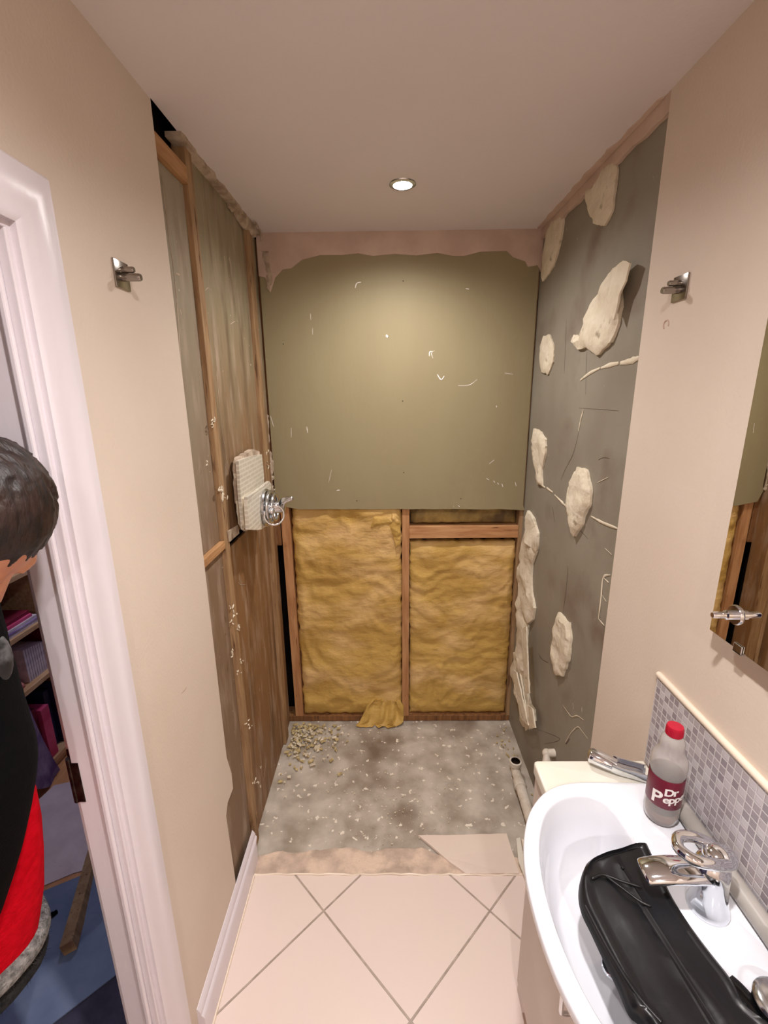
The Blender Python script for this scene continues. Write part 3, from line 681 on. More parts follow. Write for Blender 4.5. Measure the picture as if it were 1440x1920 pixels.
single('fixing_plug', bm, dabm, 'small white round headed fixing in front of the right hand stud', 'fixing', smooth=60)
bm = BM()
lines(bm, [([(1088,713),(1105,700),(1125,690)], .006), ([(1127,690),(1145,684),(1160,681)], .007), ([(1163,681),(1182,677),(1198,671)], .010), ([(1200,666),(1200,690),(1194,702)], .005), ([(1014,909),(1022,914)], .006), ([(1025,915),(1036,923)], .006), ([(1040,928),(1052,940),(1064,952),(1078,965)], .006), ([(1108,968),(1130,980),(1158,991)], .005), ([(1094,768),(1088,790),(1085,808)], .004), ([(1144,1078),(1131,1083),(1127,1120),(1122,1160)], .0045), ([(1122,1160),(1133,1173)], .003), ([(1131,1083),(1141,1092)], .002), ([(1128,1115),(1137,1128)], .0016), ([(1134,1028),(1147,1040)], .0016), ([(1055,1322),(1065,1336),(1072,1344),(1082,1342),(1094,1350)], .0025), ([(1060,1392),(1070,1375),(1083,1363),(1092,1372),(1102,1385)], .002), ([(1074,1318),(1075,1330)], .0014), ([(1091,1326),(1091,1335)], .0014), ([(1120,905),(1140,895)], .0012)], 0, RX-.0008)
obj('filler_lines', bm, dabm, wr2, 60)['kind'] = 'stuff'
bm = BM()
lines(bm, [([(1085,810),(1075,850),(1060,880),(1052,900)], .0015), ([(1055,1155),(1062,1100),(1065,1060)], .0015), ([(1000,1365),(1050,1385),(1020,1395)], .001), ([(1010,1225),(1015,1235),(1028,1243)], .002), ([(1122,862),(1132,858),(1143,860)], .0014), ([(1102,1010),(1070,975)], .0012), ([(1040,980),(1036,950)], .0014), ([(1062,600),(1058,700)], .0012), ([(1100,660),(1098,740)], .0012), ([(1085,765),(1160,770)], .0008), ([(1061,1395),(1068,1385)], .003)], 0, RX+.0002)
obj('cracks', bm, mat('crack_brown', rgb(88,74,62), rough=.8), wr2, 60)

# ================================================================ FLOOR OF THE RECESS
bm = BM(); q = px([(784,1566),(870,1565),(950,1563),(955,1580),(974,1638),(930,1637),(874,1638),(845,1617)], 2, .008)
prism(bm, rag(q, .0012, .03, seed=70), (0, 0, -1), .010); single('broken_floor_tile', bm, tilec, 'single broken beige floor tile left at the edge of the bare screed', 'tile')
for i, (pts, m, lab) in enumerate((([(968,1572),(975,1570),(982,1610),(990,1642),(983,1642),(972,1615)], cream, 'longer cream sliver of board between the loose tile and the basin cabinet'), ([(978,1572),(988,1578),(990,1602),(984,1606)], trimm, 'short pale sliver lying against the basin cabinet'))):
    bm = BM(); prism(bm, px(pts, 2, .02+.006*i), (0, 0, -1), .008); single('board_sliver', bm, m, lab, 'board pieces')
def chips(name, n, fx, label, m, smin, smax, seed, h=.5):
    rnd = random.Random(seed); bm = BM()
    for k in range(n):
        c = fx(rnd); s = rnd.uniform(smin, smax)
        r = bmesh.ops.create_cube(bm, size=1); a = rnd.uniform(0, pi); el = rnd.uniform(.3, 1.4); tl = rnd.uniform(-.5, .5)
        R = Matrix.Rotation(a, 3, 'Z') @ Matrix.Rotation(tl, 3, 'X')
        for v in r['verts']:
            q = Vector((v.co.x*s*el*1.6*rnd.uniform(.7, 1.1), v.co.y*s*rnd.uniform(.6, 1.1), v.co.z*s*h)); v.co = c + R @ q + Vector((0, 0, s*.3))
    return single(name, bm, m, label, 'rubble', kind='stuff')
def heap(rnd):
    x, y = rnd.gauss(0, .07), rnd.gauss(0, .085); x = abs(x); y = -abs(y)
    return Vector((XL+.012+x*1.5, D-.03+y*1.5, .002+.016*max(0, 1-(x*x+y*y)*90)*rnd.random()))
rub = mat('rubble_chip', rgb(204,186,140), rgb(158,136,92), 60, .9)
chips('wood_rubble', 230, heap, 'drab olive wood and plaster chips heaped in the back left floor corner', rub, .003, .015, 5, .35)
chips('plaster_rubble', 110, lambda r: heap(r)+Vector((r.uniform(0, .03), -r.uniform(0, .06), .004)), 'white plaster shards scattered over the chip heap in the back left floor corner', dabm, .003, .014, 15, .35)
chips('pale_grit', 230, lambda r: Vector((r.gauss(.0, .15), r.gauss(1.62, .12), 0)), 'pale grit scattered over the middle of the bare screed', dabm, .001, .0042, 6)
chips('pale_grit', 70, lambda r: Vector((min(XR, r.gauss(.60, .02)), r.uniform(1.35, 2.1), 0)), 'crumbs of plaster along the foot of the right side of the recess', rub, .002, .010, 8)
# waste pipe
pp = thing('waste_pipe', (.585, 1.6, 0), 'white plastic waste pipe lying along the right side of the bare floor', 'pipe')
bm = BM(); a = hit(1003, 1562, 2, .045); b_ = hit(972, 1462, 2, .045); b2 = hit(966, 1442, 2, .05)
tube(bm, [a+(a-b_)*.6, b_], .0225, 24); obj('pipe', bm, whitep, pp, 50)
bm = BM(); d_ = (b_-a).normalized(); tube(bm, [b_-d_*.045, b_-d_*.04, b_-d_*.005, b_], [.025, .028, .0265, .024], 12); obj('nut', bm, whitep, pp, 30)
bm = BM(); tube(bm, smooth_path([b_, b_+d_*.03, b_+d_*.055+Vector((0, 0, .004)), b_+d_*.062+Vector((0, 0, .03))], 5), .021, 24, cap=False); obj('elbow', bm, whitep, pp, 60)
ec = b_+d_*.062+Vector((0, 0, .022)); bm = BM(); lathe(bm, ec, [(.0225, 0), (.027, .002), (.0275, .022), (.0215, .024), (.0205, .020), (.0195, .0), (.0225, 0)], 28); obj('collar', bm, whitep, pp, 40)
bm = BM(); lathe(bm, ec+Vector((0, 0, .004)), [(0, .006), (.0192, .006), (.0198, .0195), (.0165, .0195), (.0160, .008), (0, .008)], 24); obj('seal', bm, steel, pp, 40)
bm = BM(); e2 = hit(1025, 1412, 0, XR-.02); tube(bm, [e2+Vector((.05, 0, 0)), e2, e2+Vector((-.004, -.02, -.02)), e2+Vector((-.004, -.05, -.12))], .017, 18); ball(bm, e2, .0172, seg=16)
single('pipe_stub', bm, whitep, 'capped white pipe stub on the right wall just behind the basin unit', 'pipe', smooth=50)

# ================================================================ HOOKS, MIRROR, SPLASHBACK
def hook(c, s, lab):
    "square chrome plate with a double peg; s is the direction out of the wall"
    t = thing('robe_hook', c, lab, 'hook'); c = Vector(c); n = Vector((s, 0, 0))
    bm = BM(); box(bm, c-Vector((0, .026, .026)), c+n*.004+Vector((0, .026, .026)), .001); obj('plate', bm, hookm, t, 30)
    for dz, ln, r in ((-.004, .040, .0075), (.010, .028, .006)):
        bm = BM(); p = c+Vector((0, .002, dz)); tube(bm, [p, p+n*ln*.9, p+n*ln], [r, r, r*.8], 16); obj('peg', bm, hookm, t, 40)
hl = hit(226, 516, 0, XL); hr = hit(1277, 540, 0, XR)
hook(hl, 1, 'square chrome robe hook on the cream wall above the doorway side'); hook(hr, -1, 'square chrome robe hook on the right wall above the mirror corner')
bm = BM(); tube(bm, ringp(hit(1249, 609, 0, XR-.0004), .010, (1, 0, 0), 24, -.4, 4.2), .0016, 6); obj('scuff', bm, rawp, wr, 60)
bm = BM(); mark(bm, [(340,1300),(347,1293),(350,1288)], .0018, 0, XL+.0001, None); obj('scuff', bm, mat('grey_scuff', rgb(176,158,142), rough=.8), wl, 60)
mc = hit(1330, 1180, 0, XR-.028); my1 = mc.y; mz0 = mc.z
mr = thing('mirror', (XR-.014, .5, mz0), 'frameless rectangular mirror on the right wall reflecting the gold insulation', 'mirror')
bm = BM(); box(bm, (XR-.028, .10, mz0), (XR-.022, my1, 2.02), .0008); obj('glass', bm, mirrorm, mr)
bm = BM(); box(bm, (XR-.022, .14, mz0+.03), (XR, my1-.04, 1.98)); obj('backing', bm, mirrore, mr)
for yy in (my1-.075, .18):
    bm = BM(); box(bm, (XR-.031, yy-.010, mz0-.005), (XR-.0285, yy+.010, mz0+.012), .001); box(bm, (XR-.031, yy-.010, mz0-.005), (XR, yy+.010, mz0-.0015), .001); obj('clip', bm, chrome, mr)
pc = hit(1380, 1153, 0, XR-.028)
pg = thing('mirror_fixing', pc, 'chrome peg with a round collar sticking out of the lower mirror', 'fixing')
bm = BM(); lathe(bm, pc, [(0, .004), (.0165, .004), (.018, .002), (.018, 0), (0, 0)], 32, (-1, 0, 0)); obj('collar', bm, chrome, pg, 40)
bm = BM(); lathe(bm, pc, [(0, .042), (.0045, .042), (.006, .039), (.006, .02), (.0085, .018), (.0085, .004), (0, .004)], 24, (-1, 0, 0)); obj('peg', bm, chrome, pg, 40)

LZ = .850                                     # worktop top
bm = BM(); box(bm, (XR-.008, -.02, LZ), (XR-.0001, .956, 1.090)); sp_ = single('splashback', bm, mosaic, 'grey mosaic tile splashback on the wall behind the basin', 'splashback')
bm = BM(); lathe(bm, (XR-.005, -.02, 1.094), [(0, 0), (.0075, 0), (.0075, .978), (.006, .980), (0, .981)], 14, (0, 1, 0)); obj('edge_trim', bm, trimm, sp_, 50)

# ================================================================ VANITY UNIT
vx = .362; vy0, vy1 = .225, .957
vu = thing('vanity_unit', ((vx+XR)/2, .59, 0), 'cream bathroom vanity cabinet under the white basin', 'cabinet')
bm = BM(); box(bm, (vx+.022, vy0+.004, .08), (XR-.001, .288, LZ-.028)); box(bm, (vx+.022, .890, .08), (XR-.001, vy1-.004, LZ-.028)); box(bm, (vx+.022, .2881, .08), (XR-.001, .8899, .715)); box(bm, (vx+.055, vy0+.01, 0), (XR-.001, vy1-.01, .08)); obj('carcass', bm, cab, vu)
bm = BM(); wo = [(XR-.0085, vy1), (vx+.006, vy1), (vx-.001, vy1-.003), (vx-.004, vy1-.010), (vx-.004, .836), (.372, .846), (.402, .8655), (.454, .8715), (XR-.0085, .8715)]
bm.free()
for L_ in (wo, [(x, 2*.59-y+(.010 if y > .95 else 0)) for x, y in wo[::-1]]):
    bm = BM(); a = [Vector((x, y, LZ)) for x, y in L_]; prism(bm, a, (0, 0, -1), .028)
    bmesh.ops.bevel(bm, geom=[e for e in bm.edges if all(v.co.z > LZ-.001 for v in e.verts)], offset=.005, segments=3, affect='EDGES', profile=.5)
    obj('worktop', bm, cream, vu, 40)
for y0, y1 in ((.892, vy1-.006), (vy0+.006, .286)):
    bm = BM(); box(bm, (vx+.003, y0, .716), (vx+.0218, y1, LZ-.030)); obj('fascia', bm, cab, vu)
for y0, y1, hy in ((.595, vy1-.006, .635), (vy0+.006, .589, .555)):
    bm = BM(); box(bm, (vx+.002, y0, .085), (vx+.021, y1, .712), .002); d1 = obj('door', bm, cab, vu, 30)
    bm = BM(); tube(bm, smooth_path([(vx+.003, hy, .66), (vx-.022, hy, .657), (vx-.026, hy, .64), (vx-.026, hy, .56), (vx-.022, hy, .543), (vx+.003, hy, .54)], 5), .0045, 10); obj('handle', bm, chrome, d1, 60)

# basin
YC = .590; RZ = .872
outer = [(.246,0),(.249,.06),(.257,.105),(.271,.15),(.292,.195),(.322,.232),(.358,.261),(.402,.277),(.454,.281),(.56,.281),(.6285,.281),(.6285,.14)]
inner = [(.276,0),(.280,.06),(.290,.11),(.305,.152),(.326,.190),(.350,.216),(.385,.236),(.425,.242),(.458,.236),(.478,.212),(.486,.15),(.489,.07)]
bott  = [(.325,0),(.328,.05),(.335,.09),(.345,.12),(.355,.14),(.368,.155),(.39,.165),(.41,.166),(.43,.16),(.442,.145),(.448,.11),(.45,.05)]
under = [(.300,0),(.302,.06),(.310,.10),(.322,.14),(.34,.18),(.358,.21),(.385,.235),(.42,.25),(.46,.256),(.56,.256),(.6285,.256),(.6285,.12)]
def closed(half): return [Vector((x, YC+y, 0)) for x, y in half]+[Vector((x, YC-y, 0)) for x, y in half[:0:-1]] + ([] if half[-1][1] else [])
CEN = Vector((.40, YC, 0))
def polar(loop, n=120, rnd_=3):
    # smooth then sample by angle
    L = loop[:]
    for _ in range(rnd_):
        L2 = []
        for i in range(len(L)):
            a, b = L[i], L[(i+1) % len(L)]; L2 += [a*.75+b*.25, a*.25+b*.75]
        L = L2
    out = []
    for k in range(n):
        th = 2*pi*k/n; d = Vector((cos(th), sin(th), 0)); best = .01
        for i in range(len(L)):
            a, b = L[i]-CEN, L[(i+1) % len(L)]-CEN; e = b-a; den = d.x*e.y-d.y*e.x
            if abs(den) < 1e-12: continue
            t = (a.x*e.y-a.y*e.x)/den; s = (a.x*d.y-a.y*d.x)/den
            if t > 0 and -1e-6 <= s <= 1+1e-6: best = max(best, t)
        out.append(CEN+d*best)
    return out
O, I, Bo, U = polar(closed(outer)), polar(closed(inner)), polar(closed(bott)), polar(closed(under))
bs = thing('basin', (.44, YC, LZ), 'white ceramic bowfront basin with the black bag lying across it', 'basin')
bm = BM(); rings = []
def lerp(a, b, t): return [p.lerp(q, t) for p, q in zip(a, b)]
def ring(L, z, zf=None): rings.append([bm.verts.new((p.x, p.y, zf(p) if zf else z)) for p in L])
ring(lerp(U, Bo, .75), RZ-.145); ring(lerp(U, Bo, .35), RZ-.12); ring(U, LZ-.055); ring(lerp(U, O, .55), LZ-.035); ring(lerp(U, O, .88), LZ-.012); ring(O, RZ-.016); ring(O, RZ-.006); ring(lerp(O, I, .04), RZ-.001); ring(lerp(O, I, .12), RZ)
ring(lerp(O, I, .5), RZ-.0005); ring(lerp(O, I, .90), RZ-.001); ring(lerp(O, I, .97), RZ-.003); ring(I, RZ-.008)
for k, (t, z) in enumerate(((.08, .020), (.18, .045), (.32, .075), (.52, .100), (.78, .116), (1, .122))): ring(lerp(I, Bo, t), RZ-z)
ring([CEN.lerp(p, .5) for p in Bo], RZ-.127)
K = len(O)
for A_, B_ in zip(rings, rings[1:]):
    for i in range(K): bm.faces.new((A_[i], A_[(i+1) % K], B_[(i+1) % K], B_[i]))
bm.faces.new(rings[-1]); bm.faces.new(rings[0][::-1])
obj('bowl', bm, ceramic, bs, 60)
bm = BM(); lathe(bm, (CEN.x, CEN.y, RZ-.1265), [(0, .002), (.015, .002), (.022, .003), (.024, 0)], 28); obj('waste', bm, chrome, bs, 40)

# tap
tp = Vector((.552, .604, RZ))
tt = thing('mixer_tap', tp, 'chrome basin mixer tap with a looped lever', 'tap')
bm = BM(); sec = [(0, 0, .032), (0, .004, .0325), (0, .009, .030), (-.001, .03, .0265), (-.003, .055, .0255), (-.006, .075, .027), (-.008, .092, .027), (-.008, .104, .022), (-.006, .110, .010)]
tube(bm, [tp+Vector((a, 0, b)) for a, b, r in sec], [r for a, b, r in sec], 28, side=(0, 1, 0)); obj('body', bm, chrome, tt, 60)
bm = BM(); P = smooth_path([tp+Vector((.004, 0, .078)), tp+Vector((-.03, .001, .080)), tp+Vector((-.07, .004, .078)), tp+Vector((-.105, .008, .070)), tp+Vector((-.118, .009, .064))], 5)
n = len(P); tube(bm, P, [.022+.003*sin(pi*i/(n-1)) - (.010 if i == n-1 else .004 if i == n-2 else 0) for i in range(n)], 20, side=(0, 1, 0), flat=.48); obj('spout', bm, chrome, tt, 60)
bm = BM(); ball(bm, tp+Vector((.002, 0, .112)), (.027, .023, .017), seg=20)
tube(bm, smooth_path([tp+Vector((0, .018, .116)), tp+Vector((-.030, .024, .126)), tp+Vector((-.058, .019, .130)), tp+Vector((-.070, 0, .131)), tp+Vector((-.058, -.019, .130)), tp+Vector((-.030, -.024, .126)), tp+Vector((0, -.018, .116))], 6), [.0095]*37, 14); obj('lever', bm, chrome, tt, 70)

# bottle
bp = Vector((.571, .782, RZ)); bh = (hit(1258, 1360, 1, bp.y+.0).z-RZ)
S = bh/.235
bt = thing('drink_bottle', bp, 'nearly empty plastic drink bottle with a maroon label and red cap', 'bottle')
bm = BM(); prof = [(.0, .006), (.018, .003), (.026, .0), (.0305, .006), (.0325, .02), (.0320, .045), (.0305, .058), (.0305, .118), (.0322, .126), (.0332, .140), (.0328, .152), (.0295, .163), (.0240, .171), (.0218, .178), (.0222, .188), (.0222, .196), (.0195, .205), (.0145, .211), (.0125, .214), (.0125, .222)]
lathe(bm, bp, [(r*1.02, z*S) for r, z in prof]+[(r*1.02-.0012, z*S+.0008) for r, z in prof[::-1][:-1]]+[(0, .007)], 48); obj('shell', bm, pet, bt, 60)
bm = BM(); lathe(bm, bp, [(0, .009), (.024, .006), (.029, .009), (.0305, .02), (.0303, .030*S), (0, .030*S)], 40); obj('drink', bm, cola, bt, 40)
bm = BM(); z0, z1 = .050*S, .120*S; R = .0325; lathe(bm, bp, [(R, z0), (R+.0004, z0+.001), (R+.0004, z1-.001), (R, z1)], 48); lb = obj('label', bm, labelm, bt, 60)
bm = BM(); lathe(bm, bp, [(.0135, .212*S), (.0152, .213*S), (.0155, .230*S), (.0145, .234*S), (.006, .235*S), (0, .235*S)], 36)
for k in range(36):
    a = 2*pi*k/36; box(bm, (bp.x+.0153*cos(a)-.0005, bp.y+.0153*sin(a)-.0005, bp.z+.214*S), (bp.x+.0153*cos(a)+.0005, bp.y+.0153*sin(a)+.0005, bp.z+.230*S))
obj('cap', bm, capm, bt, 40)
def wrap_text(txt, size, a0, z, slant, bold):
    cu = bpy.data.curves.new('lettering', 'FONT'); cu.body = txt; cu.size = size; cu.offset = bold; cu.extrude = 0; cu.resolution_u = 3; cu.space_character = .88
    to = bpy.data.objects.new('lettering', cu); C.objects.link(to)
    bpy.context.view_layer.update(); me = bpy.data.meshes.new_from_object(to.evaluated_get(bpy.context.evaluated_depsgraph_get()))
    bpy.data.objects.remove(to); b = bmesh.new(); b.from_mesh(me)
    bmesh.ops.triangulate(b, faces=b.faces)
    bmesh.ops.subdivide_edges(b, edges=[e for e in b.edges if e.calc_length() > .003], cuts=2)
    for v in b.verts:
        x, y = v.co.x, v.co.y; a = a0 + x/R; rr = R+.0011; zz = z+y+slant*x
        v.co = Vector((bp.x+rr*cos(a), bp.y+rr*sin(a), bp.z+zz))
    return b
aim = math.atan2(-bp.y, -bp.x)
for txt, size, da, z, sl, bd_ in (('Dr', .023, .02, .0845, .22, .0008), ('P', .040, -.66, .0575, .22, .0010), ('epper', .024, .0, .066, .22, .0006)):
    b = wrap_text(txt, size, aim+da, z*S, sl, bd_); obj('lettering', b, letter, lb)

# bent chrome spout resting on the worktop
bm = BM(); P = smooth_path([Vector((.492, .952, LZ+.022)), Vector((.515, .938, LZ+.022)), Vector((.545, .920, LZ+.018)), Vector((.580, .908, LZ+.0145)), Vector((.606, .897, LZ+.014))], 5)
sp2 = thing('chrome_spout', P[10]-Vector((0, 0, .012)), 'loose chrome spout lying on the worktop corner beside the bottle', 'spout')
n = len(P); tube(bm, P[:n//2+1], [.0175+.003*sin(pi*i/10)-(.005 if i == 0 else 0) for i in range(n//2+1)], 20, flat=.85); obj('head', bm, chrome, sp2, 60)
bm = BM(); ch = []
for i, p in enumerate(P[n//2-1:]):
    d = (P[min(n-1, n//2+i)]-P[n//2-2+i]).normalized(); s = d.cross(Vector((0, 0, 1))).normalized(); u = Vector((0, 0, 1)); w = .0185; r_ = []
    for a, h in ((-1, .9), (-1.05, 0), (-.8, -.75), (0, -.85), (.8, -.75), (1.05, 0), (1, .9), (.85, .9), (.88, 0), (.68, -.6), (0, -.68), (-.68, -.6), (-.88, 0), (-.85, .9)): r_.append(bm.verts.new(p+s*a*w+u*h*w*.75))
    ch.append(r_)
for A_, B_ in zip(ch, ch[1:]):
    for k in range(14): bm.faces.new((A_[k], A_[(k+1) % 14], B_[(k+1) % 14], B_[k]))
bm.faces.new(ch[0]); bm.faces.new(ch[-1][::-1]); obj('channel', bm, chrome, sp2, 40)

# grey tube along the back of the basin
bm = BM(); tr = .0165; tx = XR-.008-tr-.003; tube(bm, [(tx, .24, RZ+tr), (tx, .806, RZ+tr), (tx, .812, RZ+tr), (tx, .816, RZ+tr)], [tr, tr, tr*.9, tr*.6], 24)
single('plastic_tube', bm, greyt, 'grey plastic tube lying along the back of the basin behind the tap', 'tube', smooth=40)

# black bag across the basin: soft folded polythene
bz = RZ+.004
ol = [hit(x, y, 2, bz+.006) for x, y in ((1212,1604),(1190,1604),(1160,1612),(1125,1622),(1100,1634),(1087,1655),(1085,1682),(1092,1712),(1108,1745),(1130,1792),(1158,1850),(1180,1900))]
ol = [Vector((p.x, p.y, 0)) for p in ol]
near = [Vector((.352, .44, 0)), Vector((.372, .38, 0)), Vector((.40, .345, 0)), Vector((.45, .335, 0)), Vector((.50, .345, 0)), Vector((.522, .38, 0)), Vector((.528, .43, 0))]
rightp = [hit(x, y, 2, bz+.006) for x, y in ((1398,1900),(1370,1852),(1330,1800),(1290,1745),(1262,1700),(1236,1650))]
loop = smooth_path(ol+near+[Vector((p.x, p.y, 0)) for p in rightp]+[ol[0]], 4)[:-1]
bm = BM(); cA, cB = Vector((.42, .66, 0)), Vector((.44, .40, 0)); rings = []
def ctr(p):
    t = max(0, min(1, (p-cA).dot(cB-cA)/(cB-cA).length_squared)); return cA.lerp(cB, t)
for s, h in ((1, .002), (1.0, .010), (.985, .019), (.93, .028), (.86, .031), (.78, .026), (.70, .0255), (.5, .029), (.28, .031), (.08, .031)):
    r_ = []
    for p in loop:
        c = ctr(p); q = c+(p-c)*s; far = max(0, min(1, (q.y-.60)/.09))
        hh = h*(1+.35*far*(h > .02)) + .004*noise.noise(Vector((q.x*22, q.y*9, 4)))*(h > .01) 
        fold = .005*max(0, 1-abs(((q.x-.36)-(q.y-.66)*-.55)*60+1))*(h > .015)
        r_.append(bm.verts.new((q.x, q.y, bz-.002+hh+fold)))
    rings.append(r_)
K = len(loop)
for A_, B_ in zip(rings, rings[1:]):
    for i in range(K): bm.faces.new((A_[i], A_[(i+1) % K], B_[(i+1) % K], B_[i]))
bm.faces.new(rings[0][::-1])
for i in range(K//2-1): bm.faces.new((rings[-1][i], rings[-1][i+1], rings[-1][K-2-i], rings[-1][K-1-i]))
bag = single('black_bag', bm, black, 'shiny black plastic bag folded flat across the basin beside the tap', 'bag', smooth=70)
bm = BM()
for L_ in ([(1110,1648),(1130,1640),(1165,1652),(1205,1664)], [(1135,1642),(1170,1668),(1200,1690),(1222,1700)], [(1165,1625),(1170,1630)]):
    tube(bm, smooth_path([hit(x, y, 2, bz+.036) for x, y in L_], 6), [.001]+[.0024]*(6*(len(L_)-1)-1)+[.0008], 8)
for L_ in ([(1098,1700),(1140,1780),(1190,1860),(1240,1918)], ):
    tube(bm, smooth_path([hit(x, y, 2, bz+.026) for x, y in L_], 6), .004, 8)
obj('fold_creases', bm, black, bag, 60)['kind'] = 'stuff'
bm = BM(); sg = [hit(x, y, 2, RZ+.022) for x, y in ((1366,1835),(1385,1852),(1410,1880),(1440,1915))]
tube(bm, smooth_path(sg, 5), [.003]+[.010]*14+[.008], 12, flat=.3); obj('tie_strap', bm, blackg, bag, 60)
# lidded pot, bottom right
jc = Vector((.545, .452, RZ)); jr = .034
jar = thing('chrome_lidded_pot', jc, 'black glossy pot with a domed chrome lid beside the black bag', 'pot')
bm = BM(); lathe(bm, jc, [(0, 0), (.026, 0), (.030, .004), (.031, .030), (.028, .034), (0, .034)], 36); obj('body', bm, blackg, jar, 40)
bm = BM(); lathe(bm, jc, [(0, .046), (.012, .0455), (.024, .043), (.031, .039), (.032, .036), (.030, .0345), (0, .0345)], 36); obj('lid', bm, chromed, jar, 50)

# ================================================================ THINGS IN THE HALL
bx0, by0, by1 = -1.62, .95, 2.02; bdp = .28
bc = thing('bookcase', (bx0-bdp/2, (by0+by1)/2, 0), 'pale wooden bookcase in the hall beyond the door', 'bookcase')
for y in (by0, by1-.018):
    bm = BM(); box(bm, (bx0-bdp, y, 0), (bx0, y+.018, 1.22), .001); obj('side_panel', bm, shelfw, bc)
for z in (.035, .455, .715, .975, 1.20):
    bm = BM(); box(bm, (bx0-bdp, by0+.018, z), (bx0, by1-.018, z+.022), .001); obj('shelf', bm, shelfw, bc)
bm = BM(); box(bm, (bx0-bdp-.008, by0, .035), (bx0-bdp, by1, 1.22)); obj('back_panel', bm, dark, bc)
bm = BM(); box(bm, (bx0-.03, by0+.018, 0), (bx0-.012, by1-.018, .035)); obj('plinth', bm, shelfw, bc)
# magazines lying flat
zz = .737
for i, (m, th, dx, y0, y1, lab) in enumerate(((paper, .014, .012, 1.60, 1.93, 'pale magazine at the bottom of the pile on the hall bookcase'), (lilac, .010, .010, 1.60, 1.92, 'lilac edged magazine, second from bottom of the hall pile'), (paper, .012, .014, 1.58, 1.92, 'white magazine in the middle of the hall pile'), (pinkb, .014, .02, 1.60, 1.90, 'bright pink magazine near the top of the hall pile'), (maroon, .016, .03, 1.62, 1.90, 'dark red book on top of the hall pile'))):
    bm = BM(); box(bm, (bx0-.24, y0, zz+.0005), (bx0-dx, y1, zz+th), .001); single('magazine', bm, m, lab, 'magazine', 'magazines lying on the bookcase'); zz += th
for i, (m, y, t, hgt, lab) in enumerate([(maroon, 1.955, .040, .20, 'dark red book standing at the right end of the middle shelf')]+[(paper, 1.82+.014*k, .011, .165-.003*k, ('first','second','third','fourth','fifth','sixth','seventh','eighth','ninth')[k]+' thin pale paperback counting from the pink soft toy on the middle hall shelf') for k in range(9)]):
    bm = BM(); box(bm, (bx0-.2, y, .4775), (bx0-.03, y+t, .4775+hgt), .001); single('book', bm, m, lab, 'book', 'books on the middle shelf')
bm = BM(); blob(bm, (bx0-.10, 1.735, .4775), .068, .07, .17, 2)
single('pink_plush_toy', bm, peach, 'pink soft toy slumped beside the paperbacks on the hall bookcase', 'toy', smooth=60)
for i, (m, y, t, hgt, dx, lab) in enumerate(((navy, 1.935, .03, .33, .03, 'navy folder at the right end of the lowest shelf'), (navy, 1.895, .035, .31, .05, 'second navy folder from the right on the lowest shelf'), (pinkb, 1.82, .05, .27, .012, 'pink folder standing on the lowest hall shelf'), (maroon, 1.775, .04, .29, .03, 'maroon folder just left of the pink folder'), (maroon, 1.73, .038, .27, .03, 'maroon folder behind the hanging lilac cloth'))):
    bm = BM(); box(bm, (bx0-.25, y, .0575), (bx0-dx, y+t, .0575+hgt), .002); single('folder', bm, m, lab, 'folder', 'folders on the lowest shelf')
bm = BM(); n_ = 14; g = []
for j in range(n_+1):
    row = []
    for i in range(9):
        u, v = i/8, j/n_; row.append(bm.verts.new((bx0+.012+.03*v+.012*sin(u*9+v*3), 1.58+.20*u*(.75+.45*v)-.02*v, .43-.36*v-.07*u*v+.02*sin(u*7))))
    g.append(row)
for j in range(n_):
    for i in range(8): bm.faces.new((g[j][i], g[j][i+1], g[j+1][i+1], g[j+1][i]))
bmesh.ops.solidify(bm, geom=bm.faces[:], thickness=.006)
single('lilac_cloth', bm, lilac, 'crumpled lilac cloth hanging in front of the lowest shelf', 'cloth', smooth=60)
def flat(name, pts, z, t, m, label, cat, world=None):
    bm = BM(); prism(bm, [Vector((p[0], p[1], z+t)) for p in (world or [tuple(q) for q in px(pts, 2, 0)])], (0, 0, -1), t-.0003); return single(name, bm, m, label, cat)
flat('dust_sheet', None, 0, .004, sheetw, 'creased pale dust sheet on the hall floor in front of the bookcase', 'sheet', world=[(-1.59, 1.55), (-1.56, 1.72), (-1.30, 1.80), (-.80, 1.86), (-.76, 1.45), (-1.20, 1.32), (-1.55, 1.12)])
flat('blue_mat', None, .004, .004, sheetb, 'slate blue mat on the hall floor', 'mat', world=[(-1.60, 1.07), (-.70, 1.56), (-.70, 1.16), (-1.13, .74)])
flat('hall_rug', None, .0, .0035, rug, 'dark slate rug on the hall floor nearest the door frame', 'rug', world=[(-1.5, .2), (-.70, .2), (-.70, 1.20), (-.80, 1.22), (-1.15, .80)])
bm = BM(); p0 = hit(128, 1778, 2, .03); p1 = hit(188, 1560, 1, 1.50)
d = (p1-p0).normalized(); p1 = p0+d*.62; s = d.cross(Vector((0, 1, 0))).normalized()*.019; w = d.cross(s).normalized()*.019
A_ = [bm.verts.new(p0+a*s+b*w) for a, b in ((-1,-1),(1,-1),(1,1),(-1,1))]; B_ = [bm.verts.new(p1+a*s+b*w) for a, b in ((-1,-1),(1,-1),(1,1),(-1,1))]
bm.faces.new(A_); bm.faces.new(B_[::-1])
for i in range(4): bm.faces.new((A_[i], A_[(i+1) % 4], B_[(i+1) % 4], B_[i]))
single('timber_batten', bm, woodt, 'square timber batten leaning up from the blue mat in the hall', 'timber')
bm = BM(); tube(bm, smooth_path([hit(x, y, 2, .012) for x, y in ((60,1700),(78,1712),(90,1718),(100,1714),(108,1708))], 5), [.008]*10+[.009]*6+[.007]*4+[.002], 10); single('black_strap', bm, blackc, 'short black strap lying on the blue mat in the hall', 'strap', smooth=60)

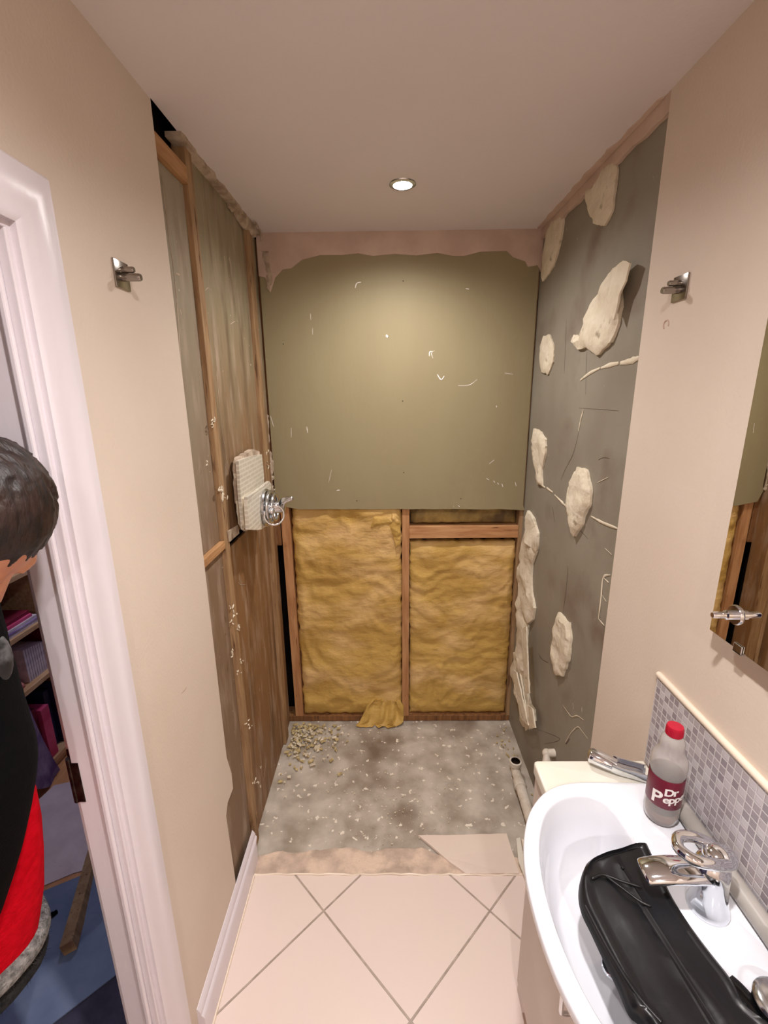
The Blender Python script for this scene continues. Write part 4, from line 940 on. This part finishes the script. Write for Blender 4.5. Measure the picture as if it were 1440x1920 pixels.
# ================================================================ THE PERSON IN THE DOORWAY
pe = thing('person', (-.98, .60, 0), 'person in a black top with a red skirt, head bowed, in the doorway', 'person')
def remesh(name, bm, m, vox, smooth_it=4, parent=pe):
    o = obj(name, bm, m, parent)
    r = o.modifiers.new('r', 'REMESH'); r.mode = 'VOXEL'; r.voxel_size = vox; r.use_smooth_shade = True
    if smooth_it: s = o.modifiers.new('s', 'SMOOTH'); s.iterations = smooth_it; s.factor = .5
    return o
HC = hit(-66, 972, 1, .58)
fd = Vector((.34, -.05, -.94)).normalized(); ud = Vector((.92, -.10, .33)); ud = (ud-fd*ud.dot(fd)).normalized(); rd = ud.cross(fd)
AX = (ud, rd, fd)
neck0 = HC-ud*.12-fd*.04
bm = BM()
ball(bm, HC, (.102, .075, .092), AX, 28)                       # skull
ball(bm, HC-ud*.045+fd*.045, (.068, .058, .056), AX, 20)       # jaw and cheeks
ball(bm, HC-ud*.092+fd*.070, (.022, .026, .020), AX, 14)       # chin
tube(bm, [HC+ud*.012+fd*.086, HC-ud*.012+fd*.102, HC-ud*.030+fd*.114, HC-ud*.040+fd*.098], [.009, .011, .014, .010], 12)   # nose
for s in (-1, 1):
    ball(bm, HC-ud*.035+rd*s*.012+fd*.096, .010, seg=10)      # nostril wings
    tube(bm, [HC+ud*.020+rd*s*.012+fd*.090, HC+ud*.024+rd*s*.032+fd*.083, HC+ud*.016+rd*s*.050+fd*.067], .008, 8)   # brow ridge
    ball(bm, HC-ud*.015+rd*s*.078-fd*.008, (.030, .008, .018), AX, 14)   # ears
    ball(bm, HC-ud*.022+rd*s*.042+fd*.068, (.022, .018, .016), AX, 12)   # cheekbones
tube(bm, [HC-ud*.062+rd*-.022+fd*.090, HC-ud*.060+fd*.098, HC-ud*.062+rd*.022+fd*.090], .0055, 8)    # lips
tube(bm, [HC-ud*.070+rd*-.018+fd*.086, HC-ud*.071+fd*.094, HC-ud*.070+rd*.018+fd*.086], .0065, 8)
Yp = HC.y+.015
hip = Vector((-1.02, Yp+.02, .93)); chest = Vector((-.94, Yp+.01, 1.24)); nb = Vector((-.84, Yp, 1.43))
tube(bm, smooth_path([hip, (hip+chest)/2, chest, nb], 3), [.122, .118, .112, .108, .112, .116, .118, .118, .11, .07], 20, side=(0, 1, 0), flat=.68)
tube(bm, smooth_path([nb-Vector((.01, 0, .04)), neck0, HC-ud*.05], 3), [.062, .058, .056, .054, .054, .054, .05], 16)
def arm(s):
    sh = nb+Vector((-.02, s*.135, -.055)); el = sh+Vector((-.09, s*.02, -.27)); return sh, el, el+Vector((-.06, -s*.01, -.24))
for s in (-1, 1):
    sh, el, wrp = arm(s)
    tube(bm, [nb+Vector((-.01, s*.06, -.04)), sh, sh.lerp(el, .5), el, el.lerp(wrp, .5), wrp], [.06, .052, .044, .037, .033, .024], 14)
    fdir = (wrp-el).normalized(); inw = Vector((-.35, -s*.5, -.1))
    tube(bm, [wrp, wrp+fdir*.03, wrp+fdir*.075, wrp+fdir*.092], [.024, .034, .038, .034], 14, side=(1, 0, 0), flat=.42)
    for k, (o_, ln) in enumerate(((.029, .060), (.010, .072), (-.010, .068), (-.028, .054))):
        b0 = wrp+fdir*.085+Vector((o_, 0, -o_*.3)); b1 = b0+(fdir+inw*.15).normalized()*ln*.45; b2_ = b1+(fdir+inw*.6).normalized()*ln*.35; b3 = b2_+(fdir+inw*1.2).normalized()*ln*.3
        tube(bm, [b0, b1, b2_, b3], [.0095, .0088, .008, .006], 10)
    tb = wrp+fdir*.020+Vector((.024, -s*.006, 0)); tube(bm, [tb, tb+fdir*.022+Vector((.014, -s*.010, 0)), tb+fdir*.050+Vector((.014, -s*.022, 0))], [.013, .010, .008], 10)
    hj = hip+Vector((0, s*.095, -.03)); kn = Vector((-.97, Yp+s*.10, .49)); an = Vector((-1.01, Yp+s*.10, .085))
    tube(bm, [hj, hj.lerp(kn, .5), kn, kn.lerp(an, .35), an], [.085, .072, .054, .055, .038], 16)
    tube(bm, [an+Vector((-.03, 0, -.045)), an+Vector((.03, 0, -.045)), an+Vector((.11, s*.01, -.052)), an+Vector((.16, s*.012, -.058))], [.036, .036, .032, .020], 14)
remesh('body', bm, skin, .0042, 3)
for s in (-1, 1):
    bm = BM(); ball(bm, HC+ud*.002+rd*s*.032+fd*.079, .0125, seg=14); obj('eye', bm, ceramic, pe, 60)
# hair: cap of short thick hair, fringe over the forehead
bm = BM(); rnd = random.Random(12)
ball(bm, HC+ud*.006-fd*.018, (.106, .085, .094), AX, 28)
ball(bm, HC+ud*.040+fd*.006, (.072, .076, .070), AX, 22)
for k in range(420):
    th = rnd.uniform(0, 2*pi); ph = rnd.uniform(-.55, 1.5)
    dv = (ud*sin(ph)+(rd*cos(th)+fd*sin(th))*cos(ph)).normalized()
    if dv.dot(fd) > .30 and dv.dot(ud) < .50: continue
    p = HC+ud*.006-fd*.014+ud*dv.dot(ud)*.103+rd*dv.dot(rd)*.083+fd*dv.dot(fd)*.092
    t_ = (fd*.7-ud*.35+rd*rnd.uniform(-.5, .5)); t_ = (t_-dv*t_.dot(dv)).normalized()
    tube(bm, [p-t_*.012, p+dv*.005+t_*.008, p+dv*.005+t_*.024], [.006, .0055, .003], 6)
remesh('hair', bm, hairm, .0032, 0)
# black long sleeved top
bm = BM()
tube(bm, smooth_path([hip+Vector((0, 0, -.06)), hip+Vector((.03, 0, .08)), chest+Vector((.02, 0, -.06)), chest+Vector((.02, 0, .04)), nb+Vector((-.005, 0, .0))], 4), [.140]*13+[.13, .115, .09, .068], 28, side=(0, 1, 0), flat=.80)
for s in (-1, 1):
    sh, el, wrp = arm(s)
    tube(bm, [nb+Vector((-.01, s*.05, -.035)), sh, sh.lerp(el, .5), el, el.lerp(wrp, .5), wrp.lerp(el, .06)], [.068, .062, .056, .052, .045, .034], 16)
tube(bm, [nb+Vector((-.01, 0, -.03)), nb+Vector((.01, 0, .02))], [.085, .070], 20)
# loose front of the top bulging over the waist
front = [(-30,1125), (-14,1210), (6,1310), (34,1410), (52,1480), (34,1590), (10,1680), (-14,1750)]
cr = [.06, .075, .085, .088, .085, .075, .07, .06]
P = []
for (x, y), r_ in zip(front, cr):
    q = hit(x-1, y, 1, Yp-.07); P.append(q-Vector((r_*1.08, 0, -r_*.15)))
P = smooth_path(P, 3); R_ = [cr[min(7, i//3)]*(1-(i % 3)/3)+cr[min(7, i//3+1)]*((i % 3)/3) for i in range(len(P))]
tube(bm, P, [q_*1.12 for q_ in R_], 24, side=(0, 1, 0), flat=.89)
remesh('top', bm, blackc, .007, 4)
bm = BM(); mp_ = hit(-14, 1235, 1, Yp-.045); ball(bm, mp_, (.022, .022, .042), seg=18); obj('printed_motif', bm, motif, pe, 60)
# red skirt, fur hem
def skirt_ring(z, rx, ry, cx): return [Vector((cx+rx*cos(a)*(1+.012*sin(7*a)), Yp+.01+ry*sin(a)*(1+.03*sin(5*a+1)), z)) for a in [2*pi*k/64 for k in range(64)]]
def loft(bm, R_, cap=True):
    V = [[bm.verts.new(p) for p in r] for r in R_]
    for A_, B_ in zip(V, V[1:]):
        for i in range(len(A_)): bm.faces.new((A_[i], A_[(i+1) % len(A_)], B_[(i+1) % len(A_)], B_[i]))
    if cap: bm.faces.new(V[0]); bm.faces.new(V[-1][::-1])
rows = [(-16, 1525), (2, 1580), (12, 1640), (16, 1710), (16, 1790), (4, 1870)]
bm = BM(); S_ = []
for i, (x, y) in enumerate(rows):
    q = hit(x, y, 1, Yp-.06); S_.append((q.x-.012, q.z, .095+.010*i))
BACKX = -1.22
loft(bm, [skirt_ring(z, (xf-BACKX)/2, ry, (xf+BACKX)/2) for xf, z, ry in S_]); obj('skirt', bm, red, pe, 70)
xf, z_, ry = S_[-1]; bm = BM(); rr = skirt_ring(z_-.015, (xf-BACKX)/2-.012, ry+.005, (xf+BACKX)/2)
def furry(rr, r_, m, name, sd):
    bm = BM(); tube(bm, rr, [r_*(1+.10*noise.noise(p*60)) for p in rr], 14, closed=True)
    rnd = random.Random(sd); k = len(rr)
    for i in range(2600):
        j = rnd.randrange(k); p = rr[j].lerp(rr[(j+1) % k], rnd.random()); a = rnd.uniform(0, 2*pi); out = (p-Vector(((xf+BACKX)/2, Yp, p.z))).normalized()
        dv = out*cos(a)+Vector((0, 0, 1))*sin(a); b0 = p+dv*r_*.9; t_ = (dv+Vector((rnd.uniform(-.6, .6), rnd.uniform(-.6, .6), -.5))).normalized()
        s_ = t_.cross(Vector((.3, .7, .2))).normalized()*.0014; a1, a2, a3 = bm.verts.new(b0-s_), bm.verts.new(b0+s_), bm.verts.new(b0+t_*rnd.uniform(.008, .016)); bm.faces.new((a1, a2, a3))
    return obj(name, bm, m, pe, 70)
furry(rr, .024, fur, 'fur_hem', 1)
rr = [p+Vector((-.012 if p.x > -.9 else 0, 0, -.045)) for p in rr]; furry(rr, .024, furd, 'fur_underhem', 2)
bm = BM()
for s in (-1, 1):
    hj = hip+Vector((0, s*.095, -.03)); kn = Vector((-.97, Yp+s*.10, .49)); an = Vector((-1.01, Yp+s*.10, .085))
    tube(bm, [hj, hj.lerp(kn, .5), kn, kn.lerp(an, .35), an], [.090, .077, .059, .060, .044], 16)
remesh('leggings', bm, blackc, .009, 3)
